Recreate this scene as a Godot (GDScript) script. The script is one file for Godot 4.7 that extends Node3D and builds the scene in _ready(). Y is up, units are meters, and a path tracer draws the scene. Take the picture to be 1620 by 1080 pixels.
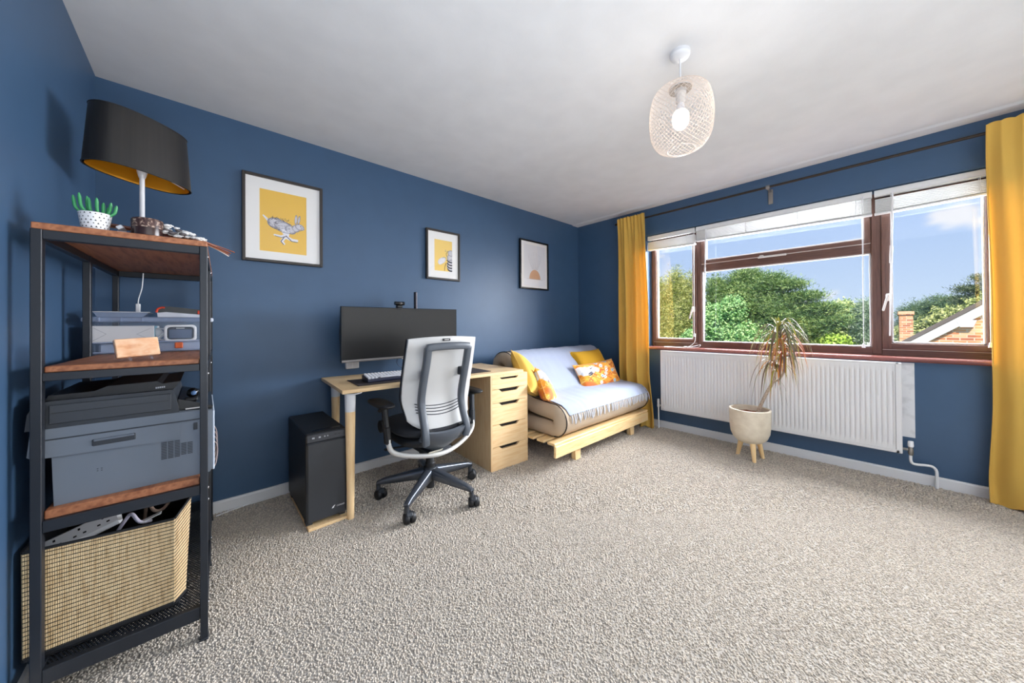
extends Node3D
# A blue study bedroom: shelving unit, desk with chair, futon and a wide window. Metres, y up.
# x = 0 is the window wall, z = 0 the long blue wall, the camera looks from the left rear corner.

const EYE := Vector3(-3.469, 1.060, 2.562)
const CEIL := 2.279
const LEFT := -3.856
const REAR := 3.9
var M := {}
var names := {}


# ---------------------------------------------------------------- mesh builder
class MB:
	var v := PackedVector3Array()
	var n := PackedVector3Array()
	var t := PackedVector2Array()
	var c := PackedColorArray()
	var ix := PackedInt32Array()
	var xf := Transform3D.IDENTITY
	var tint := Color.WHITE

	func p(a: Vector3, nm: Vector3, uv := Vector2.ZERO) -> int:
		v.append(xf * a)
		n.append((xf.basis * nm).normalized())
		t.append(uv)
		c.append(tint)
		return v.size() - 1

	func face(a: int, b: int, d: int) -> void:
		var g := (v[b] - v[a]).cross(v[d] - v[a])
		if g.dot(n[a] + n[b] + n[d]) > 0.0:
			ix.append_array([a, d, b])
		else:
			ix.append_array([a, b, d])

	# flat polygon (convex), turned so that its normal goes with «out»
	func poly(pts: Array, out: Vector3) -> void:
		var nm: Vector3 = (pts[1] - pts[0]).cross(pts[2] - pts[0]).normalized()
		if nm.dot(out) < 0.0:
			nm = -nm
		var first := v.size()
		var an := nm.abs()
		for q in pts:
			var uv := Vector2(q.x, -q.y)
			if an.x > an.y and an.x > an.z:
				uv = Vector2(q.z, -q.y)
			elif an.y > an.z:
				uv = Vector2(q.x, q.z)
			p(q, nm, uv)
		for k in range(1, pts.size() - 1):
			face(first, first + k, first + k + 1)

	func box(at: Vector3, size: Vector3, bev := 0.0, b := Basis.IDENTITY) -> void:
		var h := size / 2.0
		bev = minf(bev, minf(h.x, minf(h.y, h.z)) * 0.95)
		var q := {}
		for sx in [-1, 1]:
			for sy in [-1, 1]:
				for sz in [-1, 1]:
					var s := Vector3(sx, sy, sz)
					for ax in 3:
						var k := h - Vector3.ONE * bev
						k[ax] = h[ax]
						q[Vector4i(sx, sy, sz, ax)] = at + b * (s * k)
		for ax in 3:
			var u := (ax + 1) % 3
			var w := (ax + 2) % 3
			for s in [-1, 1]:
				var pts := []
				for d in [[-1, -1], [1, -1], [1, 1], [-1, 1]]:
					var k := Vector4i(0, 0, 0, ax)
					k[ax] = s
					k[u] = d[0]
					k[w] = d[1]
					pts.append(q[k])
				var o := Vector3.ZERO
				o[ax] = s
				poly(pts, b * o)
			if bev > 0.0:
				for d in [[-1, -1], [1, -1], [1, 1], [-1, 1]]:
					var pts := []
					for e in [[-1, u], [1, u], [1, w], [-1, w]]:
						var k := Vector4i(0, 0, 0, e[1])
						k[ax] = e[0]
						k[u] = d[0]
						k[w] = d[1]
						pts.append(q[k])
					var o := Vector3.ZERO
					o[u] = d[0]
					o[w] = d[1]
					poly(pts, b * o)
		if bev > 0.0:
			for sx in [-1, 1]:
				for sy in [-1, 1]:
					for sz in [-1, 1]:
						poly([q[Vector4i(sx, sy, sz, 0)], q[Vector4i(sx, sy, sz, 1)], q[Vector4i(sx, sy, sz, 2)]], b * Vector3(sx, sy, sz))

	# box between two corners
	func span(a: Vector3, d: Vector3, bev := 0.0) -> void:
		box((a + d) / 2.0, (d - a).abs(), bev)

	# bar of rectangular section from a to d
	func bar(a: Vector3, d: Vector3, w: float, h: float, bev := 0.0, up := Vector3.UP) -> void:
		var z := (d - a).normalized()
		if absf(z.dot(up)) > 0.98:
			up = Vector3.RIGHT
		var x := up.cross(z).normalized()
		box((a + d) / 2.0, Vector3(w, h, a.distance_to(d)), bev, Basis(x, z.cross(x), z))

	# smooth sheet of points rows[i][j]
	func grid(rows: Array, wrap_i := false, wrap_j := false, flip := false, us := 1.0, vs := 1.0) -> void:
		var ni := rows.size()
		var nj: int = rows[0].size()
		var nn := PackedVector3Array()
		nn.resize(ni * nj)
		var ci := ni if wrap_i else ni - 1
		var cj := nj if wrap_j else nj - 1
		for i in ci:
			for j in cj:
				var i2 := (i + 1) % ni
				var j2 := (j + 1) % nj
				var g: Vector3 = (rows[i2][j2] - rows[i][j]).cross(rows[i][j2] - rows[i2][j])
				if flip:
					g = -g
				nn[i * nj + j] += g
				nn[i2 * nj + j] += g
				nn[i * nj + j2] += g
				nn[i2 * nj + j2] += g
		var first := v.size()
		var wi := ni + 1 if wrap_i else ni
		var wj := nj + 1 if wrap_j else nj
		for i in wi:
			for j in wj:
				p(rows[i % ni][j % nj], nn[(i % ni) * nj + j % nj].normalized(), Vector2(us * i / (wi - 1.0), vs * j / (wj - 1.0)))
		for i in wi - 1:
			for j in wj - 1:
				var a := first + i * wj + j
				face(a, a + wj, a + wj + 1)
				face(a, a + wj + 1, a + 1)

	# round bar along a path; r is a number or one radius per point
	func tube(path: Array, r, sides := 8, caps := true, flat := 1.0, upv := Vector3.UP) -> void:
		var m := path.size()
		var first := v.size()
		var up := upv
		for k in m:
			var z: Vector3 = (path[mini(k + 1, m - 1)] - path[maxi(k - 1, 0)]).normalized()
			if absf(z.dot(up)) > 0.995:
				up = Vector3.RIGHT if absf(z.x) < 0.9 else Vector3.FORWARD
			var x := up.cross(z).normalized()
			var y := z.cross(x)
			up = y
			var rr: float = r if (r is float or r is int) else r[k]
			for s in sides + 1:
				var a := TAU * s / sides
				var o := x * cos(a) + y * sin(a) * flat
				p(path[k] + o * rr, (x * cos(a) * flat + y * sin(a)).normalized(), Vector2(float(s) / sides, float(k) / (m - 1)))
		for k in m - 1:
			for s in sides:
				var a := first + k * (sides + 1) + s
				face(a, a + sides + 1, a + sides + 2)
				face(a, a + sides + 2, a + 1)
		if caps:
			for e in [0, m - 1]:
				var o: Vector3 = path[e] - path[1 if e == 0 else m - 2]
				var pts := []
				for s in sides:
					pts.append(xf.affine_inverse() * v[first + e * (sides + 1) + s])
				poly(pts, o)

	# turned shape: profile of (radius, height), sharp profile corners given by doubled points
	func lathe(prof: Array, at := Vector3.ZERO, seg := 24, b := Basis.IDENTITY, sx := 1.0) -> void:
		var m := prof.size()
		var first := v.size()
		for k in m:
			var q: Vector2 = prof[k]
			var a: Vector2 = prof[k - 1] if k > 0 and prof[k - 1] != q else q
			var d: Vector2 = prof[k + 1] if k < m - 1 and prof[k + 1] != q else q
			var tg := (d - a).normalized()
			for s in seg + 1:
				var w := TAU * s / seg
				var o := Vector3(cos(w) * sx, 0, sin(w))
				var nm := (Vector3(cos(w) / sx, 0, sin(w)) * tg.y + Vector3.UP * -tg.x).normalized()
				p(at + b * (o * q.x + Vector3.UP * q.y), b * nm, Vector2(float(s) / seg, float(k) / (m - 1)))
		for k in m - 1:
			if prof[k] == prof[k + 1]:
				continue
			for s in seg:
				var a := first + k * (seg + 1) + s
				face(a, a + seg + 1, a + seg + 2)
				face(a, a + seg + 2, a + 1)

	# outline in x,y pushed along +z from z0 to z1
	func prism(out: PackedVector2Array, z0: float, z1: float, b := Transform3D.IDENTITY) -> void:
		var tri := Geometry2D.triangulate_polygon(out)
		for z in [z0, z1]:
			var o := b.basis * (Vector3.BACK if z == maxf(z0, z1) else Vector3.FORWARD)
			for k in range(0, tri.size(), 3):
				var pts := []
				for e in 3:
					pts.append(b * Vector3(out[tri[k + e]].x, out[tri[k + e]].y, z))
				poly(pts, o)
		var cw := 1.0 if Geometry2D.is_polygon_clockwise(out) else -1.0
		for k in out.size():
			var a := out[k]
			var d := out[(k + 1) % out.size()]
			if a.distance_to(d) < 1e-6:
				continue
			var o := Vector3(-(d - a).y, (d - a).x, 0) * cw
			poly([b * Vector3(a.x, a.y, z0), b * Vector3(d.x, d.y, z0), b * Vector3(d.x, d.y, z1), b * Vector3(a.x, a.y, z1)], b.basis * o)

	func ball(at: Vector3, r: Vector3, seg := 12, rings := 8) -> void:
		var first := v.size()
		for k in rings + 1:
			var u := PI * k / rings
			for s in seg + 1:
				var w := TAU * s / seg
				var d := Vector3(sin(u) * cos(w), cos(u), sin(u) * sin(w))
				p(at + d * r, (d / r).normalized(), Vector2(float(s) / seg, float(k) / rings))
		for k in rings:
			for s in seg:
				var a := first + k * (seg + 1) + s
				if k > 0:
					face(a, a + seg + 1, a + 1)
				if k < rings - 1:
					face(a + 1, a + seg + 1, a + seg + 2)

	func mesh() -> ArrayMesh:
		var a := []
		a.resize(Mesh.ARRAY_MAX)
		a[Mesh.ARRAY_VERTEX] = v
		a[Mesh.ARRAY_NORMAL] = n
		a[Mesh.ARRAY_TEX_UV] = t
		a[Mesh.ARRAY_COLOR] = c
		a[Mesh.ARRAY_INDEX] = ix
		var m := ArrayMesh.new()
		m.add_surface_from_arrays(Mesh.PRIMITIVE_TRIANGLES, a)
		return m


# ---------------------------------------------------------------- naming helpers
func numbered(called: String) -> String:
	var k: int = names.get(called, 0)
	names[called] = k + 1
	return called if k == 0 else "%s_%03d" % [called, k]


func thing(called: String, label: String, category: String, at := Vector3.ZERO, turn := 0.0, group := "") -> Node3D:
	var o := Node3D.new()
	o.name = numbered(called)
	add_child(o)
	o.position = at
	o.rotation.y = turn
	tag(o, label, category, group)
	return o


func tag(o: Node3D, label: String, category: String, group := "") -> void:
	o.set_meta("label", label)
	o.set_meta("category", category)
	if group:
		o.set_meta("group", group)


func obj(called: String, mb: MB, m: Material, parent: Node = null, label := "") -> MeshInstance3D:
	var o := MeshInstance3D.new()
	o.mesh = mb.mesh()
	o.material_override = m
	if parent == null:
		o.name = numbered(called)
		add_child(o)
	else:
		var k := 0
		for ch in parent.get_children():
			if ch.get_meta("stem", "") == called:
				k += 1
		o.name = called if k == 0 else "%s_%03d" % [called, k]
		o.set_meta("stem", called)
		parent.add_child(o)
	if label:
		o.set_meta("label", label)
	return o


func one(called: String, mb: MB, m: Material, label: String, category: String, group := "") -> MeshInstance3D:
	var o := obj(called, mb, m)
	tag(o, label, category, group)
	return o


func struct(called: String, mb: MB, m: Material, label: String) -> MeshInstance3D:
	var o := obj(called, mb, m)
	o.set_meta("kind", "structure")
	o.set_meta("label", label)
	return o


func many(called: String, mesh: Mesh, m: Material, where: Array, parent: Node = null, cols: Array = []) -> MultiMeshInstance3D:
	var mm := MultiMesh.new()
	mm.transform_format = MultiMesh.TRANSFORM_3D
	mm.use_colors = cols.size() > 0
	mm.mesh = mesh
	mm.instance_count = where.size()
	for k in where.size():
		mm.set_instance_transform(k, where[k])
		if cols.size() > 0:
			mm.set_instance_color(k, cols[k])
	var o := MultiMeshInstance3D.new()
	o.multimesh = mm
	o.material_override = m
	o.name = called
	o.set_meta("kind", "stuff")
	(parent if parent else self).add_child(o, true)
	return o


# ---------------------------------------------------------------- materials
func mat(col: Color, rough := 0.6, metal := 0.0, spec := 0.5) -> StandardMaterial3D:
	var m := StandardMaterial3D.new()
	m.albedo_color = col
	m.roughness = rough
	m.metallic = metal
	m.metallic_specular = spec
	return m


func noise_tex(freq: float, ramp: Array, sd := 1, octaves := 4, size := 512, kind := FastNoiseLite.TYPE_SIMPLEX_SMOOTH, normal := false) -> NoiseTexture2D:
	var f := FastNoiseLite.new()
	f.noise_type = kind
	f.frequency = freq
	f.seed = sd
	f.fractal_octaves = octaves
	var x := NoiseTexture2D.new()
	x.width = size
	x.height = size
	x.seamless = true
	x.noise = f
	if normal:
		x.as_normal_map = true
	elif ramp.size():
		var g := Gradient.new()
		g.offsets = PackedFloat32Array(range(ramp.size()).map(func(k): return k / (ramp.size() - 1.0)))
		g.colors = PackedColorArray(ramp)
		x.color_ramp = g
	return x


# grain runs along axis 0, 1 or 2 of the piece
func wood(tex: Texture2D, axis: int, rough := 0.55, fine := 7.0, along := 0.5) -> StandardMaterial3D:
	var m := mat(Color.WHITE, rough)
	m.albedo_texture = tex
	m.uv1_triplanar = true
	m.uv1_triplanar_sharpness = 8.0
	var s := Vector3.ONE * fine
	s[axis] = along
	m.uv1_scale = s
	return m


func cloth(col: Color, weave: Texture2D, rough := 0.9, scale := 12.0, rim := 0.3) -> StandardMaterial3D:
	var m := mat(col, rough, 0.0, 0.2)
	m.albedo_texture = weave
	m.uv1_triplanar = true
	m.uv1_scale = Vector3.ONE * scale
	m.rim_enabled = true
	m.rim = rim
	return m


func make_materials() -> void:
	var plaster := noise_tex(0.01, [Color(0.975, 0.975, 0.975), Color.WHITE], 5, 3)
	M.blue = mat(Color8(62, 91, 123), 0.45, 0.0, 0.5)
	M.blue.albedo_texture = plaster
	M.blue.uv1_triplanar = true
	M.blue.uv1_world_triplanar = true
	M.ceil = mat(Color8(222, 222, 223), 0.9, 0.0, 0.2)
	M.ceil.albedo_texture = noise_tex(0.008, [Color(0.97, 0.97, 0.97), Color.WHITE], 8, 3)
	M.ceil.uv1_triplanar = true
	M.ceil.uv1_world_triplanar = true
	M.white_paint = mat(Color8(226, 226, 228), 0.4)
	M.white_gloss = mat(Color8(236, 236, 238), 0.28)
	M.dull_white = mat(Color8(205, 200, 196), 0.5)
	M.rear = mat(Color8(232, 232, 230), 0.9, 0.0, 0.1)
	M.black_metal = mat(Color8(31, 35, 42), 0.45, 0.0, 0.5)
	M.black = mat(Color8(24, 25, 28), 0.5)
	M.black_gloss = mat(Color8(14, 14, 16), 0.22)
	M.dark_hole = mat(Color8(20, 16, 13), 0.9)
	M.screen = mat(Color8(10, 10, 11), 0.32, 0.0, 0.5)
	M.grey_plastic = mat(Color8(108, 116, 127), 0.5)
	M.dark_plastic = mat(Color8(48, 52, 58), 0.5)
	M.chair_grey = mat(Color8(84, 90, 98), 0.38)
	M.chrome = mat(Color8(200, 200, 205), 0.25, 1.0)
	M.dull_metal = mat(Color8(150, 146, 142), 0.4, 0.8)
	M.bronze = mat(Color8(58, 50, 44), 0.4, 0.6)
	var walnut := noise_tex(0.012, [Color8(118, 68, 44), Color8(158, 98, 64), Color8(178, 116, 78), Color8(132, 78, 50)], 11, 5)
	M.walnut_z = wood(walnut, 2, 0.5, 5.0, 0.5)
	M.walnut_x = wood(walnut, 0, 0.5, 5.0, 0.5)
	var oak := noise_tex(0.012, [Color8(234, 192, 138), Color8(243, 206, 154), Color8(248, 216, 168), Color8(238, 199, 145)], 21, 5)
	M.oak_x = wood(oak, 0, 0.45, 6.0, 0.6)
	M.oak_y = wood(oak, 1, 0.45, 6.0, 0.6)
	M.oak_z = wood(oak, 2, 0.45, 6.0, 0.6)
	var pine := noise_tex(0.012, [Color8(238, 192, 128), Color8(246, 208, 150), Color8(248, 218, 166), Color8(240, 200, 138)], 31, 5)
	M.pine_x = wood(pine, 0, 0.4, 6.0, 0.6)
	M.pine_z = wood(pine, 2, 0.4, 6.0, 0.6)
	M.pine_y = wood(pine, 1, 0.4, 6.0, 0.6)
	var maho := noise_tex(0.014, [Color8(78, 54, 46), Color8(96, 67, 57), Color8(106, 75, 63), Color8(86, 60, 50)], 41, 5)
	M.frame_y = wood(maho, 1, 0.35, 8.0, 0.7)
	M.frame_z = wood(maho, 2, 0.35, 8.0, 0.7)
	var sill := noise_tex(0.014, [Color8(112, 66, 60), Color8(126, 78, 70)], 43, 4)
	M.sill = wood(sill, 2, 0.22, 6.0, 0.7)
	M.weave = noise_tex(0.09, [Color(0.78, 0.78, 0.78), Color.WHITE], 51, 2)
	M.fine = noise_tex(0.2, [Color(0.86, 0.86, 0.86), Color.WHITE], 52, 2)
	M.speckle = noise_tex(0.16, [Color(0.70, 0.72, 0.78), Color(0.95, 0.96, 0.98), Color.WHITE], 54, 3)
	M.yellow = cloth(Color8(250, 204, 104), M.weave, 0.85, 20.0, 0.4)
	M.yellow.backlight_enabled = true
	M.yellow.backlight = Color(0.5, 0.36, 0.10)
	M.glass = mat(Color(1, 1, 1, 0.0), 0.0, 0.0, 0.36)
	M.glass.transparency = BaseMaterial3D.TRANSPARENCY_ALPHA


func daylight_sky() -> PanoramaSkyMaterial:
	var w := 1024
	var h := 512
	var im := Image.create(w, h, false, Image.FORMAT_RGBF)
	var f := FastNoiseLite.new()
	f.seed = 4
	f.frequency = 1.0
	f.fractal_octaves = 5
	for y in h:
		var el := (0.5 - (y + 0.5) / h) * PI
		for x in w:
			var az := TAU * x / w
			var k := clampf(el / 0.75, 0.0, 1.0)
			var c := Color(0.72, 0.86, 1.0).lerp(Color(0.18, 0.40, 0.94), pow(k, 0.60))
			if el > 0.0:
				var d := Vector3(cos(el) * cos(az), sin(el), cos(el) * sin(az))
				var q := d * Vector3(5.5, 15.0, 5.5)
				var cl := f.get_noise_3dv(q) * 1.5 + f.get_noise_3dv(d * Vector3(1.3, 3.0, 1.3) + Vector3.ONE * 7.0) * 0.7
				cl = smoothstep(0.34, 0.62, cl) * smoothstep(0.0, 0.05, el)
				c = c.lerp(Color(0.98, 0.98, 1.0), cl * 0.85)
			else:
				c = Color(0.30, 0.33, 0.28)
			im.set_pixel(x, y, c)
	var s := PanoramaSkyMaterial.new()
	s.panorama = ImageTexture.create_from_image(im)
	return s


# ---------------------------------------------------------------- the scene
func _ready() -> void:
	# camera, sky, sun, daylight, exposure
	var cam := Camera3D.new()
	cam.name = "camera"
	cam.position = EYE
	cam.rotation = Vector3(deg_to_rad(0.3423), deg_to_rad(-42.3835), deg_to_rad(-0.4099))
	cam.projection = Camera3D.PROJECTION_FRUSTUM
	cam.near = 0.05
	cam.far = 400.0
	cam.size = 1080.0 / 534.32 * 0.05
	cam.frustum_offset = Vector2(0.0, -29.86 / 534.32 * 0.05)
	add_child(cam)
	cam.current = true
	var env := Environment.new()
	env.background_mode = Environment.BG_SKY
	env.sky = Sky.new()
	env.sky.sky_material = daylight_sky()
	env.background_energy_multiplier = 0.98
	env.tonemap_mode = Environment.TONE_MAPPER_LINEAR
	env.tonemap_exposure = 1.0
	env.sdfgi_enabled = true
	env.ssao_enabled = true
	env.ssil_enabled = true
	var we := WorldEnvironment.new()
	we.name = "surroundings"
	we.environment = env
	add_child(we)
	var sun := DirectionalLight3D.new()
	sun.name = "sun"
	sun.rotation = Vector3(deg_to_rad(-52), deg_to_rad(-62), 0)
	sun.light_energy = 2.6
	sun.light_color = Color(1.0, 0.95, 0.86)
	sun.light_angular_distance = 0.6
	sun.shadow_enabled = true
	add_child(sun)
	# daylight falling in through the window from the bright sky above the garden
	area("window_daylight", Vector3(1.3, 2.2, 1.97), Vector3(deg_to_rad(-30), PI / 2, 0), Vector2(4.0, 2.2), 150.0, Color(0.95, 0.97, 1.0))
	# soft light thrown up at the ceiling and at the pale rear wall behind the camera
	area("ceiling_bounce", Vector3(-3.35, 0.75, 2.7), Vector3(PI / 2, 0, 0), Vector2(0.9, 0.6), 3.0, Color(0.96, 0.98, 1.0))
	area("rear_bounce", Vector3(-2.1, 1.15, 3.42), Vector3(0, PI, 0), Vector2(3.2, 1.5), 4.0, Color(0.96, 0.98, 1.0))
	make_materials()
	room()
	carpet_pile()
	window_unit()
	outside()
	curtains()
	radiator()
	pendant()
	pictures()
	shelving()
	desk_group()
	chair()
	futon()
	potted_plant()


func area(called: String, at: Vector3, rot: Vector3, size: Vector2, energy: float, col: Color) -> void:
	var a := AreaLight3D.new()
	a.name = called
	a.position = at
	a.rotation = rot
	a.area_size = size
	a.light_energy = energy
	a.light_color = col
	a.area_range = 12.0
	a.shadow_enabled = true
	add_child(a)


func room() -> void:
	var f := MB.new()
	f.span(Vector3(LEFT - 0.25, -0.2, -0.25), Vector3(0.3, 0.0, REAR + 0.25))
	struct("floor", f, carpet_material(), "beige grey twist pile carpet covering the whole floor")
	var ce := MB.new()
	ce.span(Vector3(LEFT - 0.25, CEIL, -0.25), Vector3(0.3, CEIL + 0.25, REAR + 0.25))
	struct("ceiling", ce, M.ceil, "flat white plaster ceiling")
	var wb := MB.new()
	wb.span(Vector3(LEFT - 0.25, 0, -0.25), Vector3(0.3, CEIL, 0))
	struct("wall_back", wb, M.blue, "long navy blue wall behind the desk")
	var wl := MB.new()
	wl.span(Vector3(LEFT - 0.25, 0, 0), Vector3(LEFT, CEIL, REAR))
	struct("wall_left", wl, M.blue, "navy blue wall beside the shelving unit")
	var wr := MB.new()
	wr.span(Vector3(LEFT - 0.25, 0, REAR), Vector3(0.3, CEIL, REAR + 0.25))
	struct("wall_rear", wr, M.rear, "pale wall behind the camera")
	# window wall with its opening: z 0.88..3.06, y 0.80..1.99
	var ww := MB.new()
	ww.span(Vector3(0, 0, 0), Vector3(0.3, 0.80, REAR))
	ww.span(Vector3(0, 1.99, 0), Vector3(0.3, CEIL, REAR))
	ww.span(Vector3(0, 0.80, 0), Vector3(0.3, 1.99, 0.87))
	ww.span(Vector3(0, 0.80, 3.07), Vector3(0.3, 1.99, REAR))
	struct("wall_window", ww, M.blue, "navy blue wall with the wide window")
	var patch := MB.new()
	patch.span(Vector3(-0.0015, 0.292, 2.45), Vector3(0.01, 0.786, 2.703))
	struct("trim_2", patch, unpainted(), "bare white patch of wall left unpainted behind the radiator")
	var tape := MB.new()
	tape.prism(PackedVector2Array([Vector2(-0.004, CEIL + 0.01), Vector2(-0.004, CEIL - 0.008), Vector2(-0.10, CEIL - 0.007), Vector2(-0.13, CEIL + 0.001), Vector2(-0.13, CEIL + 0.01)]), 0.0, REAR)
	struct("trim_1", tape, M.ceil, "low raised plaster band along the ceiling above the window wall")
	var prof := PackedVector2Array([Vector2(0, 0), Vector2(0.015, 0), Vector2(0.015, 0.058), Vector2(0.009, 0.068), Vector2(0, 0.068)])
	var sb := MB.new()
	sb.prism(prof, 0, -LEFT, Transform3D(Basis(Vector3.BACK, Vector3.UP, Vector3.LEFT), Vector3(0, 0, 0)))
	struct("baseboard_back", sb, M.white_paint, "white painted skirting board along the long blue wall")
	var sw := MB.new()
	sw.prism(prof, 0, REAR, Transform3D(Basis(Vector3.LEFT, Vector3.UP, Vector3.FORWARD), Vector3(0, 0, REAR)))
	struct("baseboard_window", sw, M.white_paint, "white painted skirting board under the radiator")
	var sl := MB.new()
	sl.prism(prof, 0, REAR, Transform3D(Basis(Vector3.RIGHT, Vector3.UP, Vector3.BACK), Vector3(LEFT, 0, 0)))
	struct("baseboard_left", sl, M.white_paint, "white painted skirting board on the left wall")


func unpainted() -> StandardMaterial3D:
	var m := mat(Color8(232, 232, 234), 0.6)
	m.albedo_texture = noise_tex(0.02, [Color(0.9, 0.9, 0.9), Color.WHITE, Color.WHITE], 77, 4, 256)
	m.uv1_triplanar = true
	m.uv1_scale = Vector3(2, 2, 2)
	return m


func carpet_material() -> StandardMaterial3D:
	return mat(Color8(176, 169, 160), 0.95, 0.0, 0.1)


# twist pile: leaning tufts over the part of the floor in front of the camera
func carpet_pile() -> void:
	var b := MB.new()
	var ring := [Vector3(1, 0, 0), Vector3(0.3, 0, 0.9), Vector3(-0.8, 0, 0.5), Vector3(-0.8, 0, -0.5), Vector3(0.3, 0, -0.9)]
	var tip := Vector3(0.35, 1.0, 0.15)
	var rows := []
	for q in [[0.62, 0.0], [1.0, 0.45], [0.55, 0.9]]:
		rows.append(ring.map(func(e): return e * q[0] + Vector3(tip.x * q[1], q[1], tip.z * q[1])))
	b.grid(rows, false, true)
	var top := b.p(tip, Vector3.UP)
	for k in 5:
		b.face(12 + k, 12 + k + 1, top)
	var R := RandomNumberGenerator.new()
	R.seed = 77
	var where := []
	var cols := []
	var fwd := Vector3(0.674, 0, -0.739)
	var z := 0.016
	while z < 3.2:
		var x := LEFT + 0.016
		var step := 0.012
		while x < -0.016:
			var d := (Vector3(x, 0, z) - EYE)
			d.y = 0.0
			var depth := d.dot(fwd)
			step = 0.0066 if depth < 1.9 else 0.0092
			if depth > 0.85 and absf(d.dot(Vector3(0.739, 0, 0.674))) < depth * 1.6 and (depth < 1.9 or R.randf() < 0.72):
				var p := Vector3(x + R.randf_range(-0.0045, 0.0045), -0.0015, z + R.randf_range(-0.0045, 0.0045))
				var s := R.randf_range(0.0030, 0.0046) * (1.0 if depth < 1.9 else 1.35)
				var bs := Basis(Vector3.UP, R.randf() * TAU) * Basis(Vector3.RIGHT, R.randf_range(-0.5, 0.5))
				where.append(Transform3D(bs.scaled(Vector3(s, s * R.randf_range(0.9, 1.6), s)), p))
				var k := R.randf()
				cols.append(Color8(214, 203, 189).srgb_to_linear() * (0.70 + 0.36 * k))
			x += step
		z += 0.0066
	var m := mat(Color.WHITE, 0.95, 0.0, 0.1)
	m.vertex_color_use_as_albedo = true
	var o := many("carpet_pile", b.mesh(), m, where, null, cols)
	o.set_meta("label", "beige grey twist pile of the fitted carpet")
	print("tufts ", where.size())


# ---------------------------------------------------------------- window
func window_unit() -> void:
	var w := Node3D.new()
	w.name = "window_1"
	add_child(w)
	w.set_meta("kind", "structure")
	w.set_meta("label", "wide brown framed casement window with three lights")
	var X0 := 0.14
	var X1 := 0.21
	var LO := 0.822
	var HI := 1.99
	var Z0 := 0.872
	var Z1 := 3.068
	var f := MB.new()
	f.span(Vector3(X0, LO, Z0 + 0.03), Vector3(X1, LO + 0.055, Z1 - 0.03))
	f.span(Vector3(X0, HI - 0.05, Z0 + 0.03), Vector3(X1, HI, Z1 - 0.03))
	var o := obj("frame", f, M.frame_z, w)
	var fv := MB.new()
	fv.span(Vector3(X0, LO, Z0), Vector3(X1, HI, Z0 + 0.03), 0.004)
	fv.span(Vector3(X0, LO, Z1 - 0.03), Vector3(X1, HI, Z1), 0.004)
	obj("frame", fv, M.frame_y, w)
	# mullions
	for z in [[1.327, 1.374], [2.51, 2.565]]:
		var mu := MB.new()
		mu.span(Vector3(X0 - 0.004, LO + 0.002, z[0]), Vector3(X1 + 0.004, HI - 0.002, z[1]), 0.006)
		obj("mullion", mu, M.frame_y, w)
	# three lights: [z0, z1, y0, y1, sash?]
	var tr := MB.new()
	tr.span(Vector3(X0 + 0.002, 1.566, 1.372), Vector3(X1 - 0.002, 1.640, 2.512), 0.005)
	obj("transom", tr, M.frame_z, w)
	sash(w, 0.895, 1.33, 0.866, 1.955, 0.034)
	sash(w, 2.563, 3.045, 0.866, 1.955, 0.044)
	sash(w, 1.374, 2.51, 1.638, 1.955, 0.034)
	# fixed centre light
	var g := MB.new()
	g.span(Vector3(0.172, 0.87, 1.37), Vector3(0.176, 1.575, 2.52))
	obj("pane", g, M.glass, w)
	beads(w, 1.374, 2.51, 0.877, 1.566, 0.158)
	handle(w, Vector3(0.118, 1.20, 1.305), 14.0)
	handle(w, Vector3(0.118, 1.235, 2.592), 12.0)
	# stay of the top light
	var s := MB.new()
	s.box(Vector3(0.125, 1.632, 1.93), Vector3(0.014, 0.016, 0.20), 0.004)
	s.box(Vector3(0.118, 1.636, 1.86), Vector3(0.02, 0.022, 0.03), 0.004)
	obj("window_stay", s, M.dull_white, w)
	# sill board
	var si := MB.new()
	si.span(Vector3(-0.055, 0.795, 0.84), Vector3(0.15, 0.822, 3.09), 0.008)
	struct("trim_3", si, M.sill, "glossy red brown window board above the radiator")


func beads(w: Node3D, z0: float, z1: float, y0: float, y1: float, x: float) -> void:
	var b := MB.new()
	for y in [y0 + 0.005, y1 - 0.005]:
		b.box(Vector3(x, y, (z0 + z1) / 2), Vector3(0.02, 0.01, z1 - z0), 0.002)
	for z in [z0 + 0.005, z1 - 0.005]:
		b.box(Vector3(x, (y0 + y1) / 2, z), Vector3(0.02, y1 - y0, 0.01), 0.002)
	obj("glazing_bead", b, M.white_paint, w)


func sash(w: Node3D, z0: float, z1: float, y0: float, y1: float, t: float) -> void:
	var xa := 0.122
	var xb := 0.20
	var h := MB.new()
	h.span(Vector3(xa, y0, z0), Vector3(xb, y0 + t, z1), 0.005)
	h.span(Vector3(xa, y1 - t, z0), Vector3(xb, y1, z1), 0.005)
	var so := obj("sash", h, M.frame_z, w)
	var vv := MB.new()
	vv.span(Vector3(xa - 0.0015, y0 + 0.003, z0 - 0.001), Vector3(xb + 0.0015, y1 - 0.003, z0 + t), 0.005)
	vv.span(Vector3(xa - 0.0015, y0 + 0.003, z1 - t), Vector3(xb + 0.0015, y1 - 0.003, z1 + 0.001), 0.005)
	obj("stile", vv, M.frame_y, so)
	var g := MB.new()
	g.span(Vector3(0.162, y0 + t - 0.01, z0 + t - 0.01), Vector3(0.166, y1 - t + 0.01, z1 - t + 0.01))
	obj("pane", g, M.glass, so)
	beads(so, z0 + t, z1 - t, y0 + t, y1 - t, 0.15)
	# pale seal line between sash and frame
	var s := MB.new()
	s.span(Vector3(0.130, y0 - 0.004, z0), Vector3(0.142, y0, z1))
	obj("seal", s, M.dull_white, so)


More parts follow.
